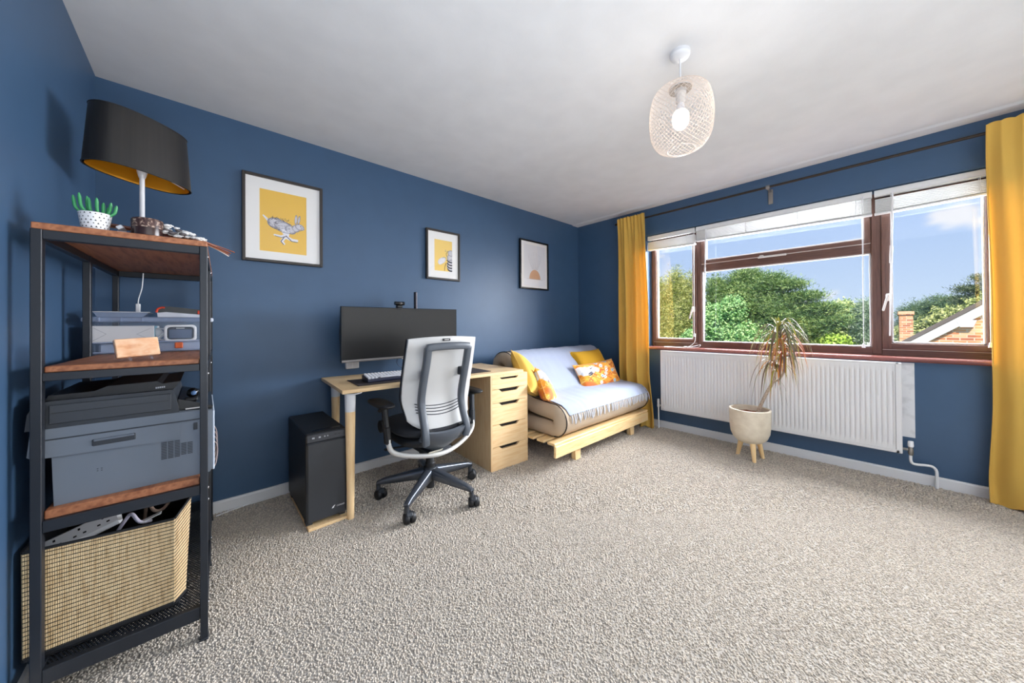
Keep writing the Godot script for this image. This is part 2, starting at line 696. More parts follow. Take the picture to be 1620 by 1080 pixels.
func handle(w: Node3D, at: Vector3, lean: float) -> void:
	var h := MB.new()
	h.box(at, Vector3(0.012, 0.055, 0.024), 0.005)
	h.ball(at + Vector3(-0.018, 0.012, 0), Vector3(0.014, 0.014, 0.013))
	var d := Vector3(0, -cos(deg_to_rad(lean)), -sin(deg_to_rad(lean)))
	h.bar(at + Vector3(-0.03, 0.02, 0), at + Vector3(-0.032, 0.02, 0) + d * 0.12, 0.014, 0.018, 0.005, Vector3.RIGHT)
	obj("handle", h, M.dull_white, w)


# ---------------------------------------------------------------- blinds, curtains, radiator, lamp
func blind(z0: float, z1: float, top: float, low_l: float, low_r: float, label: String, wand_z: float, cord_z: float, cord_low: float) -> void:
	var t := thing("venetian_blind", label, "blind", Vector3(0.045, 1.985, (z0 + z1) / 2), 0.0, "raised white venetian blinds")
	var hw := (z1 - z0) / 2
	var h := MB.new()
	h.box(Vector3(0, -0.022, 0), Vector3(0.04, 0.044, hw * 2), 0.003)
	h.box(Vector3(-0.021, -0.041, 0), Vector3(0.006, 0.006, hw * 2), 0.002)
	obj("headrail", h, M.blind, t)
	var n := 12
	for k in n:
		var s := MB.new()
		var f := (k + 0.5) / n
		var rows := []
		for e in 2:
			var y := lerpf(top, (low_l if e == 0 else low_r) + 0.016, f) - 1.985
			var r := []
			for q in 5:
				var u := q / 4.0 * 2.0 - 1.0
				r.append(Vector3(u * 0.024, y - u * u * 0.004 - 0.003 * u, (-hw + 0.004) if e == 0 else (hw - 0.004)))
			rows.append(r)
		s.grid(rows)
		var under := []
		for r in rows:
			under.append(r.map(func(v): return v - Vector3(0, 0.0036, 0)))
		s.grid(under, false, false, true)
		for e in [0, 4]:
			s.poly([rows[0][e], rows[1][e], under[1][e], under[0][e]], Vector3(e - 2, 0, 0))
		obj("slat", s, M.blind, t)
	var b := MB.new()
	b.bar(Vector3(0, low_l - 1.985 + 0.006, -hw), Vector3(0, low_r - 1.985 + 0.006, hw), 0.05, 0.012, 0.003)
	obj("bottom_rail", b, M.white_paint, t)
	for f in ([-0.7, 0.7] if hw < 0.4 else [-0.86, -0.3, 0.3, 0.86]):
		for x in [-0.026, 0.026]:
			var l := MB.new()
			l.span(Vector3(x - 0.0005, lerpf(low_l, low_r, (f + 1) / 2) - 1.985, f * hw - 0.0015), Vector3(x + 0.0005, -0.04, f * hw + 0.0015))
			obj("ladder_tape", l, M.blind, t)
	if wand_z > 0.0:
		var w := MB.new()
		var z := wand_z - (z0 + z1) / 2
		w.tube([Vector3(-0.03, -0.04, z), Vector3(-0.03, -0.40, z - 0.008)], 0.005, 8)
		w.tube([Vector3(-0.03, -0.40, z - 0.008), Vector3(-0.03, -0.52, z - 0.011)], 0.0075, 8)
		w.tube([Vector3(-0.03, -0.52, z - 0.011), Vector3(-0.03, -1.02, z - 0.02)], 0.004, 8)
		obj("wand", w, M.white_gloss, t)
	var c := MB.new()
	var cz := cord_z - (z0 + z1) / 2
	for d in [0.0, 0.008]:
		c.tube([Vector3(-0.03, -0.03, cz + d), Vector3(-0.03, (cord_low - 1.985) * 0.5, cz + d * 0.3), Vector3(-0.03, cord_low - 1.985, cz)], 0.0018, 5)
	obj("cord", c, M.white_gloss, t)
	var ta := MB.new()
	ta.lathe([Vector2(0.002, 0.03), Vector2(0.006, 0.027), Vector2(0.010, 0.0), Vector2(0.010, 0.0), Vector2(0.0, 0.0)], Vector3(-0.03, cord_low - 1.985 - 0.028, cz), 10)
	obj("tassel", ta, M.white_gloss, t)


func rod(path: Array, r: float, called: String, m: Material, label: String, cat: String, sides := 6) -> void:
	var b := MB.new()
	b.tube(smooth(path), r, sides)
	one(called, b, m, label, cat)


# Catmull-Rom through the points
func smooth(pts: Array, per := 6) -> Array:
	var out := []
	for k in pts.size() - 1:
		var a: Vector3 = pts[maxi(k - 1, 0)]
		var b: Vector3 = pts[k]
		var c: Vector3 = pts[k + 1]
		var d: Vector3 = pts[mini(k + 2, pts.size() - 1)]
		for s in per:
			out.append(b.cubic_interpolate(c, a, d, float(s) / per))
	out.append(pts[-1])
	return out


func curtains() -> void:
	M.blind = mat(Color8(236, 235, 234), 0.5)
	blind(0.885, 1.352, 1.925, 1.835, 1.822, "narrow raised venetian blind over the left light, beside the left curtain", -1.0, 1.345, 0.96)
	blind(1.362, 2.522, 1.94, 1.846, 1.815, "widest raised venetian blind, over the centre light", 1.452, 2.472, 0.905)
	blind(2.532, 3.05, 1.925, 1.815, 1.828, "raised venetian blind over the right light, next to the right curtain", 2.618, 3.0, 0.93)
	# tangled cord on the window board
	var tc := MB.new()
	var y := 0.8255
	tc.tube(smooth([Vector3(0.05, 0.96, 1.345), Vector3(0.045, 0.88, 1.335), Vector3(0.03, 0.835, 1.29), Vector3(0.0, y, 1.24), Vector3(-0.02, y, 1.14), Vector3(0.0, y, 1.06), Vector3(0.02, y, 1.12), Vector3(0.0, y, 1.22), Vector3(-0.01, y + 0.004, 1.30), Vector3(0.01, y + 0.02, 1.36), Vector3(0.0, y + 0.03, 1.40), Vector3(-0.01, y + 0.01, 1.39), Vector3(-0.01, y, 1.33), Vector3(-0.01, y + 0.003, 1.24)]), 0.0022, 6)
	tc.ball(Vector3(-0.005, y + 0.004, 1.27), Vector3(0.01, 0.007, 0.02), 8, 6)
	one("blind_cord", tc, M.white_gloss, "tangled white blind cord lying on the window board at the left", "cord")
	# curtain pole
	var t := thing("curtain_pole", "thin dark bronze curtain pole across the window wall", "curtain pole", Vector3(-0.10, 2.155, 1.8))
	var b := MB.new()
	b.tube([Vector3(0, 0, -1.19), Vector3(0, 0, 1.62)], 0.0095, 12)
	obj("pole", b, M.bronze, t)
	var fi := MB.new()
	fi.lathe([Vector2(0.0, 0.0), Vector2(0.014, 0.004), Vector2(0.014, 0.026), Vector2(0.010, 0.032)], Vector3(0, 0, -1.222), 14, Basis(Vector3.RIGHT, PI / 2))
	obj("finial", fi, M.bronze, t)
	for z in [-1.15, 0.15, 1.55]:
		var k := MB.new()
		k.box(Vector3(0.094, -0.055, z), Vector3(0.01, 0.12, 0.032), 0.003)
		k.box(Vector3(0.05, -0.012, z), Vector3(0.09, 0.012, 0.016), 0.003)
		k.tube([Vector3(0, 0, z - 0.012), Vector3(0, 0, z + 0.012)], 0.016, 12)
		obj("bracket", k, M.dull_metal, t)
	curtain("yellow curtain hanging at the left of the window, behind the futon", 0.625, 0.925, 0.62, 0.965, 0.65, 1.01, 7.0, 0.0, 3)
	curtain("yellow curtain hanging at the right of the window, cut by the picture edge", 2.980, 3.50, 2.995, 3.46, 2.975, 3.48, 7.0, 1.3, 9)


func curtain(label: String, a0: float, a1: float, m0: float, m1: float, b0: float, b1: float, folds: float, ph: float, sd: int) -> void:
	var t := thing("curtain", label, "curtain", Vector3(-0.088, 0, (a0 + a1) / 2), 0.0, "yellow curtains either side of the window")
	var mid := (a0 + a1) / 2
	var rows := []
	var nz := 150
	var ny := 70
	var top := 2.195
	for j in ny + 1:
		var v := float(j) / ny
		var y := top - v * (top - 0.012)
		var r := []
		for i in nz + 1:
			var u := float(i) / nz
			var zt := lerpf(a0, a1, u)
			var zm := lerpf(m0, m1, u)
			var zb := lerpf(b0, b1, u)
			var k := smoothstep(0.0, 0.5, v)
			var z := lerpf(lerpf(zt, zm, k), zb, smoothstep(0.72, 1.0, v))
			var tight := exp(-v * 9.0)
			var wob := sin(v * 2.1 + sd) * 0.5
			var soft := sin(TAU * (u * (folds * 0.40) + ph * 0.16 + 0.10 * wob)) * 0.024 + sin(TAU * u * folds * 0.83 + 1.0 + wob) * 0.010 * (1.0 - 0.5 * v)
			var pleat := (absf(sin(PI * (u * folds * 1.1 + ph))) - 0.5) * 0.034
			var x := lerpf(soft, pleat, tight) * (1.0 + 0.35 * v)
			x = lerpf(x, x * 0.35 - 0.022, exp(-v * 14.0)) - 0.018 - 0.006 * sin(v * 5.0 + u * 7.0)
			# hem pools a little on the carpet
			var pool := smoothstep(0.93, 1.0, v)
			x -= pool * 0.05 * (0.6 + 0.6 * sin(u * 14.0 + sd))
			var yy := y + pool * 0.012 * sin(u * 23.0 + sd)
			if v == 0.0:
				yy += 0.008 * absf(sin(PI * u * folds * 1.6))
			r.append(Vector3(clampf(x, -0.2, 0.055), maxf(yy, 0.006), z - mid))
		rows.append(r)
	var b := MB.new()
	b.grid(rows)
	obj("drape", b, M.yellow, t)
	# stitched side hems: a narrow doubled edge of the cloth
	for e in [0, nz]:
		var h := MB.new()
		var path := []
		for r in rows:
			path.append(r[e])
		h.tube(path, 0.003, 6)
		obj("side_hem", h, M.yellow, t)
	var hp := []
	for q in rows[ny]:
		hp.append(q)
	var hb := MB.new()
	hb.tube(hp, 0.004, 5)
	obj("bottom_hem", hb, M.yellow, t)


func radiator() -> void:
	M.rad = mat(Color8(226, 226, 227), 0.3)
	var z0 := 1.062
	var z1 := 2.645
	var t := thing("radiator", "long white ribbed panel radiator under the window", "radiator", Vector3(-0.065, 0, (z0 + z1) / 2))
	var hw := (z1 - z0) / 2
	var y0 := 0.196
	var y1 := 0.792
	# pressed front panel: ribs with shallow grooves
	var n := 60
	var xs := []
	for k in n * 8 + 1:
		var f := fposmod(k / 8.0, 1.0)
		var g := smoothstep(0.24, 0.45, f) * (1.0 - smoothstep(0.55, 0.76, f))
		xs.append(-0.030 + 0.0055 * g)
	var rows := []
	for yv in [[y0 + 0.02, 0.0], [y0 + 0.045, 0.0], [y0 + 0.07, 1.0], [y1 - 0.075, 1.0], [y1 - 0.05, 0.0], [y1 - 0.012, 0.0]]:
		var r := []
		for k in n * 8 + 1:
			r.append(Vector3(lerpf(-0.030, xs[k], yv[1]), yv[0], lerpf(-hw + 0.03, hw - 0.03, k / (n * 8.0))))
		rows.append(r)
	var p := MB.new()
	p.grid(rows, false, false, true)
	# rolled rim round the pressed field
	p.span(Vector3(-0.030, y0, -hw), Vector3(-0.018, y1, -hw + 0.03), 0.004)
	p.span(Vector3(-0.030, y0, hw - 0.03), Vector3(-0.018, y1, hw), 0.004)
	p.span(Vector3(-0.030, y0, -hw + 0.01), Vector3(-0.018, y0 + 0.022, hw - 0.01), 0.004)
	p.span(Vector3(-0.030, y1 - 0.014, -hw + 0.01), Vector3(-0.018, y1, hw - 0.01), 0.004)
	obj("front_panel", p, M.rad, t)
	var bk := MB.new()
	bk.span(Vector3(0.012, y0 + 0.005, -hw + 0.02), Vector3(0.03, y1 - 0.005, hw - 0.02), 0.004)
	bk.span(Vector3(-0.02, y0 + 0.02, -hw + 0.03), Vector3(0.014, y0 + 0.05, hw - 0.03))
	bk.span(Vector3(-0.02, y1 - 0.05, -hw + 0.03), Vector3(0.014, y1 - 0.02, hw - 0.03))
	obj("back_panel", bk, M.rad, t)
	# left valve and straight pipe
	var vl := MB.new()
	vl.tube([Vector3(0, 0.235, -hw + 0.01), Vector3(0, 0.235, -hw - 0.04)], 0.008, 10)
	vl.lathe([Vector2(0.0, 0.065), Vector2(0.011, 0.062), Vector2(0.013, 0.03), Vector2(0.011, 0.02), Vector2(0.011, 0.02), Vector2(0.014, -0.012), Vector2(0.010, -0.02)], Vector3(0, 0.235, -hw - 0.035), 14)
	obj("valve", vl, M.white_gloss, t)
	var pl := MB.new()
	pl.tube([Vector3(0, 0.22, -hw - 0.035), Vector3(0, 0.0, -hw - 0.035)], 0.0075, 10)
	obj("pipe", pl, M.white_gloss, t)
	# right valve with metal body and the bent pipe
	var vr := MB.new()
	vr.lathe([Vector2(0.0, 0.085), Vector2(0.013, 0.082), Vector2(0.015, 0.05), Vector2(0.011, 0.045)], Vector3(0, 0.20, hw + 0.035), 14)
	obj("valve", vr, M.white_gloss, t)
	var vb := MB.new()
	vb.tube([Vector3(0, 0.225, hw - 0.01), Vector3(0, 0.225, hw + 0.035)], 0.009, 10)
	vb.lathe([Vector2(0.011, 0.045), Vector2(0.013, 0.03), Vector2(0.013, 0.0), Vector2(0.009, -0.01)], Vector3(0, 0.20, hw + 0.035), 14)
	obj("valve_body", vb, M.dull_metal, t, "bare metal valve body")
	var pr := MB.new()
	pr.tube(smooth([Vector3(0, 0.20, hw + 0.035), Vector3(0, 0.155, hw + 0.035), Vector3(0.005, 0.136, hw + 0.05), Vector3(0.02, 0.138, hw + 0.10), Vector3(0.022, 0.136, hw + 0.125), Vector3(0.024, 0.115, hw + 0.14), Vector3(0.028, 0.07, hw + 0.142), Vector3(0.032, 0.0, hw + 0.142)]), 0.0078, 10)
	obj("pipe", pr, M.white_gloss, t)


func pendant() -> void:
	var px := -1.884
	var pz := 1.96
	var t := thing("pendant_lamp", "wire mesh pendant lamp hanging lit from the ceiling", "lamp", Vector3(px, CEIL, pz))
	var r := MB.new()
	r.lathe([Vector2(0.0, -0.032), Vector2(0.012, -0.032), Vector2(0.036, -0.026), Vector2(0.042, -0.014), Vector2(0.042, -0.014), Vector2(0.042, 0.0)], Vector3.ZERO, 28)
	obj("ceiling_rose", r, M.white_paint, t)
	var c := MB.new()
	c.tube([Vector3(0, -0.028, 0), Vector3(0, -0.185, 0)], 0.0035, 8)
	obj("cord", c, M.white_gloss, t)
	M.lamp_wire = mat(Color8(216, 204, 196), 0.4, 0.3)
	var hd := MB.new()
	hd.lathe([Vector2(0.006, -0.14), Vector2(0.017, -0.152), Vector2(0.019, -0.175), Vector2(0.019, -0.175), Vector2(0.024, -0.182), Vector2(0.024, -0.19), Vector2(0.019, -0.194), Vector2(0.019, -0.225), Vector2(0.014, -0.235)], Vector3.ZERO, 18)
	obj("lamp_holder", hd, M.dull_white, t)
	# expanded metal basket: woven from wires in two leaning directions
	var prof := [Vector2(0.047, -0.160), Vector2(0.085, -0.168), Vector2(0.112, -0.190), Vector2(0.126, -0.235), Vector2(0.131, -0.29), Vector2(0.129, -0.34), Vector2(0.120, -0.385), Vector2(0.100, -0.420), Vector2(0.075, -0.436), Vector2(0.057, -0.440)]
	var cv := Curve3D.new()
	for q in smooth(prof.map(func(e): return Vector3(e.x, e.y, 0)), 5):
		cv.add_point(q)
	var length := cv.get_baked_length()
	var mesh := MB.new()
	var nw := 40
	var ns := 34
	for k in nw:
		for s in [-1.0, 1.0]:
			var path := []
			for e in ns + 1:
				var q := cv.sample_baked(length * e / ns)
				var a: float = TAU * (k + s * e * 0.5) / nw
				path.append(Vector3(cos(a) * q.x, q.y, sin(a) * q.x))
			mesh.tube(path, 0.0008, 4, false)
	var sh := obj("shade_mesh", mesh, M.lamp_wire, t)
	sh.set_meta("kind", "stuff")
	for e in [[0.047, -0.160, 0.003], [0.057, -0.440, 0.0022]]:
		var ring := MB.new()
		var path := []
		for k in 41:
			path.append(Vector3(cos(TAU * k / 40) * e[0], e[1], sin(TAU * k / 40) * e[0]))
		ring.tube(path, e[2], 6, false)
		obj("rim", ring, M.lamp_wire, t)
	var cr := MB.new()
	cr.lathe([Vector2(0.026, -0.168), Vector2(0.026, -0.168), Vector2(0.046, -0.168), Vector2(0.046, -0.168), Vector2(0.046, -0.172), Vector2(0.046, -0.172), Vector2(0.026, -0.172), Vector2(0.026, -0.172), Vector2(0.026, -0.168)], Vector3.ZERO, 28)
	obj("shade_collar", cr, mat(Color8(132, 122, 114), 0.5), t)
	var bm := mat(Color8(255, 246, 230), 0.3)
	bm.emission_enabled = true
	bm.emission = Color(1.0, 0.93, 0.80)
	bm.emission_energy_multiplier = 4.0
	var bu := MB.new()
	var nk := MB.new()
	nk.lathe([Vector2(0.014, -0.230), Vector2(0.017, -0.250), Vector2(0.0265, -0.268)], Vector3.ZERO, 24)
	obj("bulb_base", nk, M.white_paint, t)
	bu.lathe([Vector2(0.0265, -0.268), Vector2(0.033, -0.280), Vector2(0.0355, -0.30), Vector2(0.032, -0.325), Vector2(0.02, -0.342), Vector2(0.0, -0.347)], Vector3.ZERO, 24)
	obj("bulb", bu, bm, t, "lit round bulb")
	var l := OmniLight3D.new()
	l.name = "bulb_light"
	l.position = Vector3(0, -0.30, 0)
	l.light_energy = 0.05
	l.light_size = 0.035
	l.light_color = Color(1.0, 0.95, 0.88)
	l.omni_range = 12.0
	l.omni_attenuation = 2.0
	l.shadow_enabled = true
	t.add_child(l)


# ---------------------------------------------------------------- pictures
class Paint:
	var im: Image
	var w: int
	var h: int
	var rng := RandomNumberGenerator.new()

	func _init(ww: int, hh: int, bg: Color) -> void:
		w = ww
		h = hh
		im = Image.create(w, h, false, Image.FORMAT_RGB8)
		im.fill(bg)
		rng.seed = 7

	func blend(x: int, y: int, c: Color, a := 1.0) -> void:
		if x >= 0 and y >= 0 and x < w and y < h:
			im.set_pixel(x, y, im.get_pixel(x, y).lerp(c, a))

	# leaning ellipse with a rough, inky texture between two tones
	func blob(cx: float, cy: float, rx: float, ry: float, ang: float, c1: Color, c2: Color, rough := 0.5) -> void:
		var m := int(maxf(rx, ry)) + 2
		for y in range(int(cy) - m, int(cy) + m):
			for x in range(int(cx) - m, int(cx) + m):
				var d := Vector2(x - cx, y - cy).rotated(-ang)
				var e := Vector2(d.x / rx, d.y / ry).length()
				if e < 1.0:
					var k := rng.randf() * rough + smoothstep(0.55, 1.0, e) * 0.5
					blend(x, y, c1.lerp(c2, clampf(k, 0.0, 1.0)))

	func line(pts: Array, r0: float, r1: float, c: Color, a := 1.0) -> void:
		for k in pts.size() - 1:
			var p: Vector2 = pts[k]
			var q: Vector2 = pts[k + 1]
			var n := int(p.distance_to(q)) + 1
			for s in n + 1:
				var g := p.lerp(q, float(s) / n)
				var r := lerpf(r0, r1, (k + float(s) / n) / (pts.size() - 1))
				for y in range(int(g.y - r), int(g.y + r) + 1):
					for x in range(int(g.x - r), int(g.x + r) + 1):
						if Vector2(x, y).distance_to(g) <= r:
							blend(x, y, c, a)

	func tex() -> ImageTexture:
		return ImageTexture.create_from_image(im)


func hare_print() -> ImageTexture:
	var p := Paint.new(360, 552, Color8(238, 192, 78))
	var wh := Color8(232, 230, 236)
	var gr := Color8(96, 92, 108)
	var dk := Color8(52, 46, 58)
	for k in 40:
		p.blob(p.rng.randf() * 250 + 50, p.rng.randf() * 140 + 230, 2.0, 2.0, 0, Color8(150, 120, 60), Color8(190, 150, 70))
	# tail, hind body, chest, neck, head, ears
	p.line([Vector2(26, 236), Vector2(52, 262), Vector2(84, 300)], 6, 13, wh)
	p.blob(116, 290, 62, 50, 0.15, wh, gr, 0.45)
	p.blob(178, 312, 76, 50, 0.32, wh, gr, 0.4)
	p.blob(232, 330, 46, 38, 0.5, wh, gr, 0.4)
	p.blob(272, 312, 30, 34, -0.5, wh, gr, 0.35)
	p.blob(304, 292, 38, 28, 0.25, wh, gr, 0.3)
	p.blob(328, 302, 16, 15, 0.3, wh, gr, 0.3)
	p.blob(274, 228, 11, 46, 0.08, wh, gr, 0.4)
	p.blob(298, 228, 10, 44, 0.16, wh, dk, 0.35)
	p.blob(312, 284, 5, 5, 0, dk, dk)
	p.line([Vector2(322, 302), Vector2(338, 304)], 2, 2, dk)
	# legs
	p.line([Vector2(176, 352), Vector2(198, 386), Vector2(160, 404), Vector2(108, 396)], 18, 8, wh)
	p.line([Vector2(192, 360), Vector2(190, 400), Vector2(162, 446), Vector2(180, 468)], 15, 9, wh)
	p.line([Vector2(206, 360), Vector2(200, 404), Vector2(242, 424), Vector2(282, 424)], 18, 11, wh)
	p.line([Vector2(196, 392), Vector2(240, 436), Vector2(284, 438)], 4, 3, gr)
	p.line([Vector2(184, 400), Vector2(156, 448), Vector2(176, 474)], 3, 3, dk)
	p.line([Vector2(196, 398), Vector2(160, 412), Vector2(112, 404)], 3, 2, gr)
	# fur strokes and inky outline
	for k in 340:
		var a := Vector2(p.rng.randf_range(64, 260), p.rng.randf_range(248, 356))
		if p.im.get_pixelv(Vector2i(a)).b > 0.4:
			var c := dk if p.rng.randf() < 0.4 else wh
			p.line([a, a + Vector2(-p.rng.randf_range(6, 16), p.rng.randf_range(-5, 3))], 1.2, 0.6, c, 0.6)
	p.line([Vector2(60, 268), Vector2(84, 246), Vector2(130, 240), Vector2(186, 262), Vector2(240, 286)], 2.2, 2.2, gr)
	p.line([Vector2(70, 318), Vector2(110, 340), Vector2(170, 362), Vector2(240, 368), Vector2(280, 340), Vector2(330, 316)], 2.4, 1.6, gr)
	for k in 26:
		var a := Vector2(p.rng.randf_range(90, 230), p.rng.randf_range(236, 262))
		p.line([a, a + Vector2(p.rng.randf_range(-6, 10), -p.rng.randf_range(4, 16))], 1.8, 0.6, dk)
	return p.tex()


func bee_print() -> ImageTexture:
	var p := Paint.new(300, 450, Color8(243, 208, 116))
	var wh := Color8(238, 236, 240)
	var gr := Color8(120, 118, 130)
	var dk := Color8(40, 38, 44)
	p.blob(122, 300, 74, 42, -0.55, wh, Color8(200, 200, 214), 0.35)
	p.blob(104, 330, 40, 24, -0.6, wh, Color8(206, 206, 220), 0.3)
	p.blob(286, 250, 74, 76, 0, wh, gr, 0.4)
	p.blob(280, 176, 56, 46, 0, wh, gr, 0.5)
	p.blob(292, 360, 84, 96, 0.1, wh, gr, 0.35)
	for k in 4:
		var y := 296 + k * 42
		p.line([Vector2(212 + k * 4, y - 14), Vector2(236, y + 6), Vector2(270, y + 16), Vector2(300, y + 14)], 8, 10, dk)
	p.line([Vector2(228, 146), Vector2(196, 190), Vector2(208, 232)], 3, 3, dk)
	p.line([Vector2(206, 150), Vector2(178, 160), Vector2(188, 130)], 2, 2, gr)
	p.line([Vector2(196, 330), Vector2(176, 372), Vector2(166, 440)], 5, 4, Color8(90, 66, 50))
	p.line([Vector2(200, 256), Vector2(160, 242), Vector2(130, 262)], 3, 2, gr)
	for k in 120:
		var a := Vector2(p.rng.randf_range(226, 298), p.rng.randf_range(140, 290))
		p.line([a, a + Vector2(p.rng.randf_range(-6, 6), -p.rng.randf_range(4, 12))], 1.0, 0.5, gr, 0.7)
	return p.tex()


func arch_print() -> ImageTexture:
	var p := Paint.new(300, 400, Color8(226, 226, 230))
	var tan := Color8(206, 160, 126)
	p.blob(150, 330, 78, 92, 0, tan, Color8(214, 172, 140), 0.3)
	for y in range(330, 400):
		for x in 300:
			p.blend(x, y, Color8(232, 232, 236))
	p.line([Vector2(40, 331), Vector2(262, 331)], 1.5, 1.5, Color8(190, 188, 190))
	for k in 9:
		var a: float = -0.6 + k * 0.15
		p.line([Vector2(150 + a * 60, 236), Vector2(150 + a * 130, 150), Vector2(150 + a * 150, 64 + absf(a) * 40)], 1.6, 0.8, Color8(176, 174, 182), 0.8)
	return p.tex()


func picture(label: String, x0: float, x1: float, y0: float, y1: float, art: Rect2, tex: Texture2D, fm: Material, fw: float) -> void:
	var c := Vector3((x0 + x1) / 2, (y0 + y1) / 2, 0.0)
	var t := thing("framed_picture", label, "picture", c, 0.0, "framed pictures on the long blue wall")
	var w := x1 - x0
	var h := y1 - y0
	var f := MB.new()
	f.span(Vector3(-w / 2, -h / 2, 0.001), Vector3(-w / 2 + fw, h / 2, 0.028), 0.002)
	f.span(Vector3(w / 2 - fw, -h / 2, 0.001), Vector3(w / 2, h / 2, 0.028), 0.002)
	f.span(Vector3(-w / 2 + fw, -h / 2, 0.001), Vector3(w / 2 - fw, -h / 2 + fw, 0.028), 0.002)
	f.span(Vector3(-w / 2 + fw, h / 2 - fw, 0.001), Vector3(w / 2 - fw, h / 2, 0.028), 0.002)
	obj("frame", f, fm, t)
	var ax0 := art.position.x - c.x
	var ay0 := art.position.y - c.y
	var ax1 := ax0 + art.size.x
	var ay1 := ay0 + art.size.y
	var m := MB.new()
	var e := 0.002
	m.span(Vector3(-w / 2 + e, -h / 2 + e, 0.008), Vector3(ax0, h / 2 - e, 0.014))
	m.span(Vector3(ax1, -h / 2 + e, 0.008), Vector3(w / 2 - e, h / 2 - e, 0.014))
	m.span(Vector3(ax0, -h / 2 + e, 0.008), Vector3(ax1, ay0, 0.014))
	m.span(Vector3(ax0, ay1, 0.008), Vector3(ax1, h / 2 - e, 0.014))
	obj("mount", m, M.mount, t)
	var p := MB.new()
	var first := p.v.size()
	for q in [[ax0, ay0, 0, 1], [ax1, ay0, 1, 1], [ax1, ay1, 1, 0], [ax0, ay1, 0, 0]]:
		p.p(Vector3(q[0], q[1], 0.0125), Vector3.BACK, Vector2(q[2], q[3]))
	p.face(first, first + 1, first + 2)
	p.face(first, first + 2, first + 3)
	var pm := mat(Color.WHITE, 0.7)
	pm.albedo_texture = tex
	obj("print", p, pm, t)
	var g := MB.new()
	g.span(Vector3(-w / 2 + fw * 0.7, -h / 2 + fw * 0.7, 0.018), Vector3(w / 2 - fw * 0.7, h / 2 - fw * 0.7, 0.0195))
	obj("glass", g, M.glass, t)


func pictures() -> void:
	M.mount = mat(Color8(240, 238, 236), 0.8)
	var brown := mat(Color8(54, 48, 44), 0.4)
	picture("largest picture, a running hare on a yellow ground in a dark frame", -3.302, -2.876, 1.455, 1.985, Rect2(-3.217, 1.524, 0.248, 0.38), hare_print(), brown, 0.016)
	picture("middle picture, a black and white bee on a yellow ground", -2.106, -1.776, 1.448, 1.872, Rect2(-2.026, 1.526, 0.174, 0.266), bee_print(), brown, 0.016)
	picture("pale picture with a tan half round and thin lines, nearest the corner", -1.03, -0.588, 1.44, 1.965, Rect2(-0.966, 1.475, 0.334, 0.445), arch_print(), M.black_gloss, 0.016)


# ---------------------------------------------------------------- shelving unit and what stands on it
func shelving() -> void:
	var cx := -3.626
	var t := thing("shelving_unit", "tall black metal shelving unit with walnut shelves by the left wall", "shelving unit", Vector3(cx, 0, 0.53), deg_to_rad(-1.6))
	var HX := 0.17
	var HZ := 0.462
	for sx in [-1, 1]:
		for z in [-HZ, 0.0, HZ]:
			var p := MB.new()
			p.box(Vector3(sx * HX, 0.667, z), Vector3(0.020, 1.334, 0.026), 0.0015)
			p.box(Vector3(sx * HX, 0.004, z), Vector3(0.024, 0.008, 0.030), 0.002)
			obj("post", p, M.black_metal, t)
	# shelves: [board top, board thickness, rail depth]
	for s in [[1.352, 0.019, 0.026], [0.952, 0.017, 0.023], [0.550, 0.024, 0.032]]:
		var top: float = s[0]
		if true:
			var b := MB.new()
			b.box(Vector3(0, top - s[1] / 2, 0), Vector3(HX * 2 + 0.018, s[1], HZ * 2 + 0.024) if top > 1.3 else Vector3(HX * 2 - 0.022, s[1], HZ * 2 - 0.002), 0.002)
			obj("shelf", b, M.walnut_z, t)
		var yy: float = top - s[1] - s[2] / 2
		rails(t, HX, HZ, yy, s[2])
	rails(t, HX, HZ, 0.097, 0.042)
	# mesh shelf at the bottom: expanded metal of leaning strips
	var m := MB.new()
	var step := 0.016
	var k := -HZ - HX * 2
	while k < HZ + HX * 2:
		for s in [-1.0, 1.0]:
			# line z = k + s * x * 2 clipped to the frame
			var pts := []
			for x in [-HX, HX]:
				pts.append(Vector2(x, k + s * x * 2.0))
			var a: Vector2 = pts[0]
			var b: Vector2 = pts[1]
			var lo := 0.0
			var hi := 1.0
			for lim in [-HZ, HZ]:
				var d := b.y - a.y
				var f: float = (lim - a.y) / d
				if (lim < 0.0) == (d > 0.0):
					lo = maxf(lo, f)
				else:
					hi = minf(hi, f)
			if hi - lo > 0.02:
				var p := a.lerp(b, lo)
				var q := a.lerp(b, hi)
				m.bar(Vector3(p.x, 0.115 + s * 0.0006, p.y), Vector3(q.x, 0.115 + s * 0.0006, q.y), 0.0032, 0.0018)
		k += step
	obj("mesh_shelf", m, M.black_metal, t).set_meta("kind", "stuff")
	for z in [HZ, 0.0]:
		for y in [1.30, 0.90, 0.51, 0.47, 0.12]:
			var bo := MB.new()
			bo.ball(Vector3(HX + 0.0105, y, z), Vector3(0.003, 0.005, 0.005), 8, 5)
			obj("bolt", bo, M.chrome, t)
	top_things()
	middle_things()
	printer()
	basket()


func rails(t: Node3D, hx: float, hz: float, y: float, h: float) -> void:
	for z in [-hz, hz]:
		var r := MB.new()
		r.box(Vector3(0, y, z), Vector3(hx * 2 - 0.02, h, 0.022), 0.0015)
		obj("rail", r, M.black_metal, t)
	for x in [-hx, hx]:
		var r := MB.new()
		r.box(Vector3(x, y, 0), Vector3(0.018, h, hz * 2 - 0.026), 0.0015)
		obj("rail", r, M.black_metal, t)


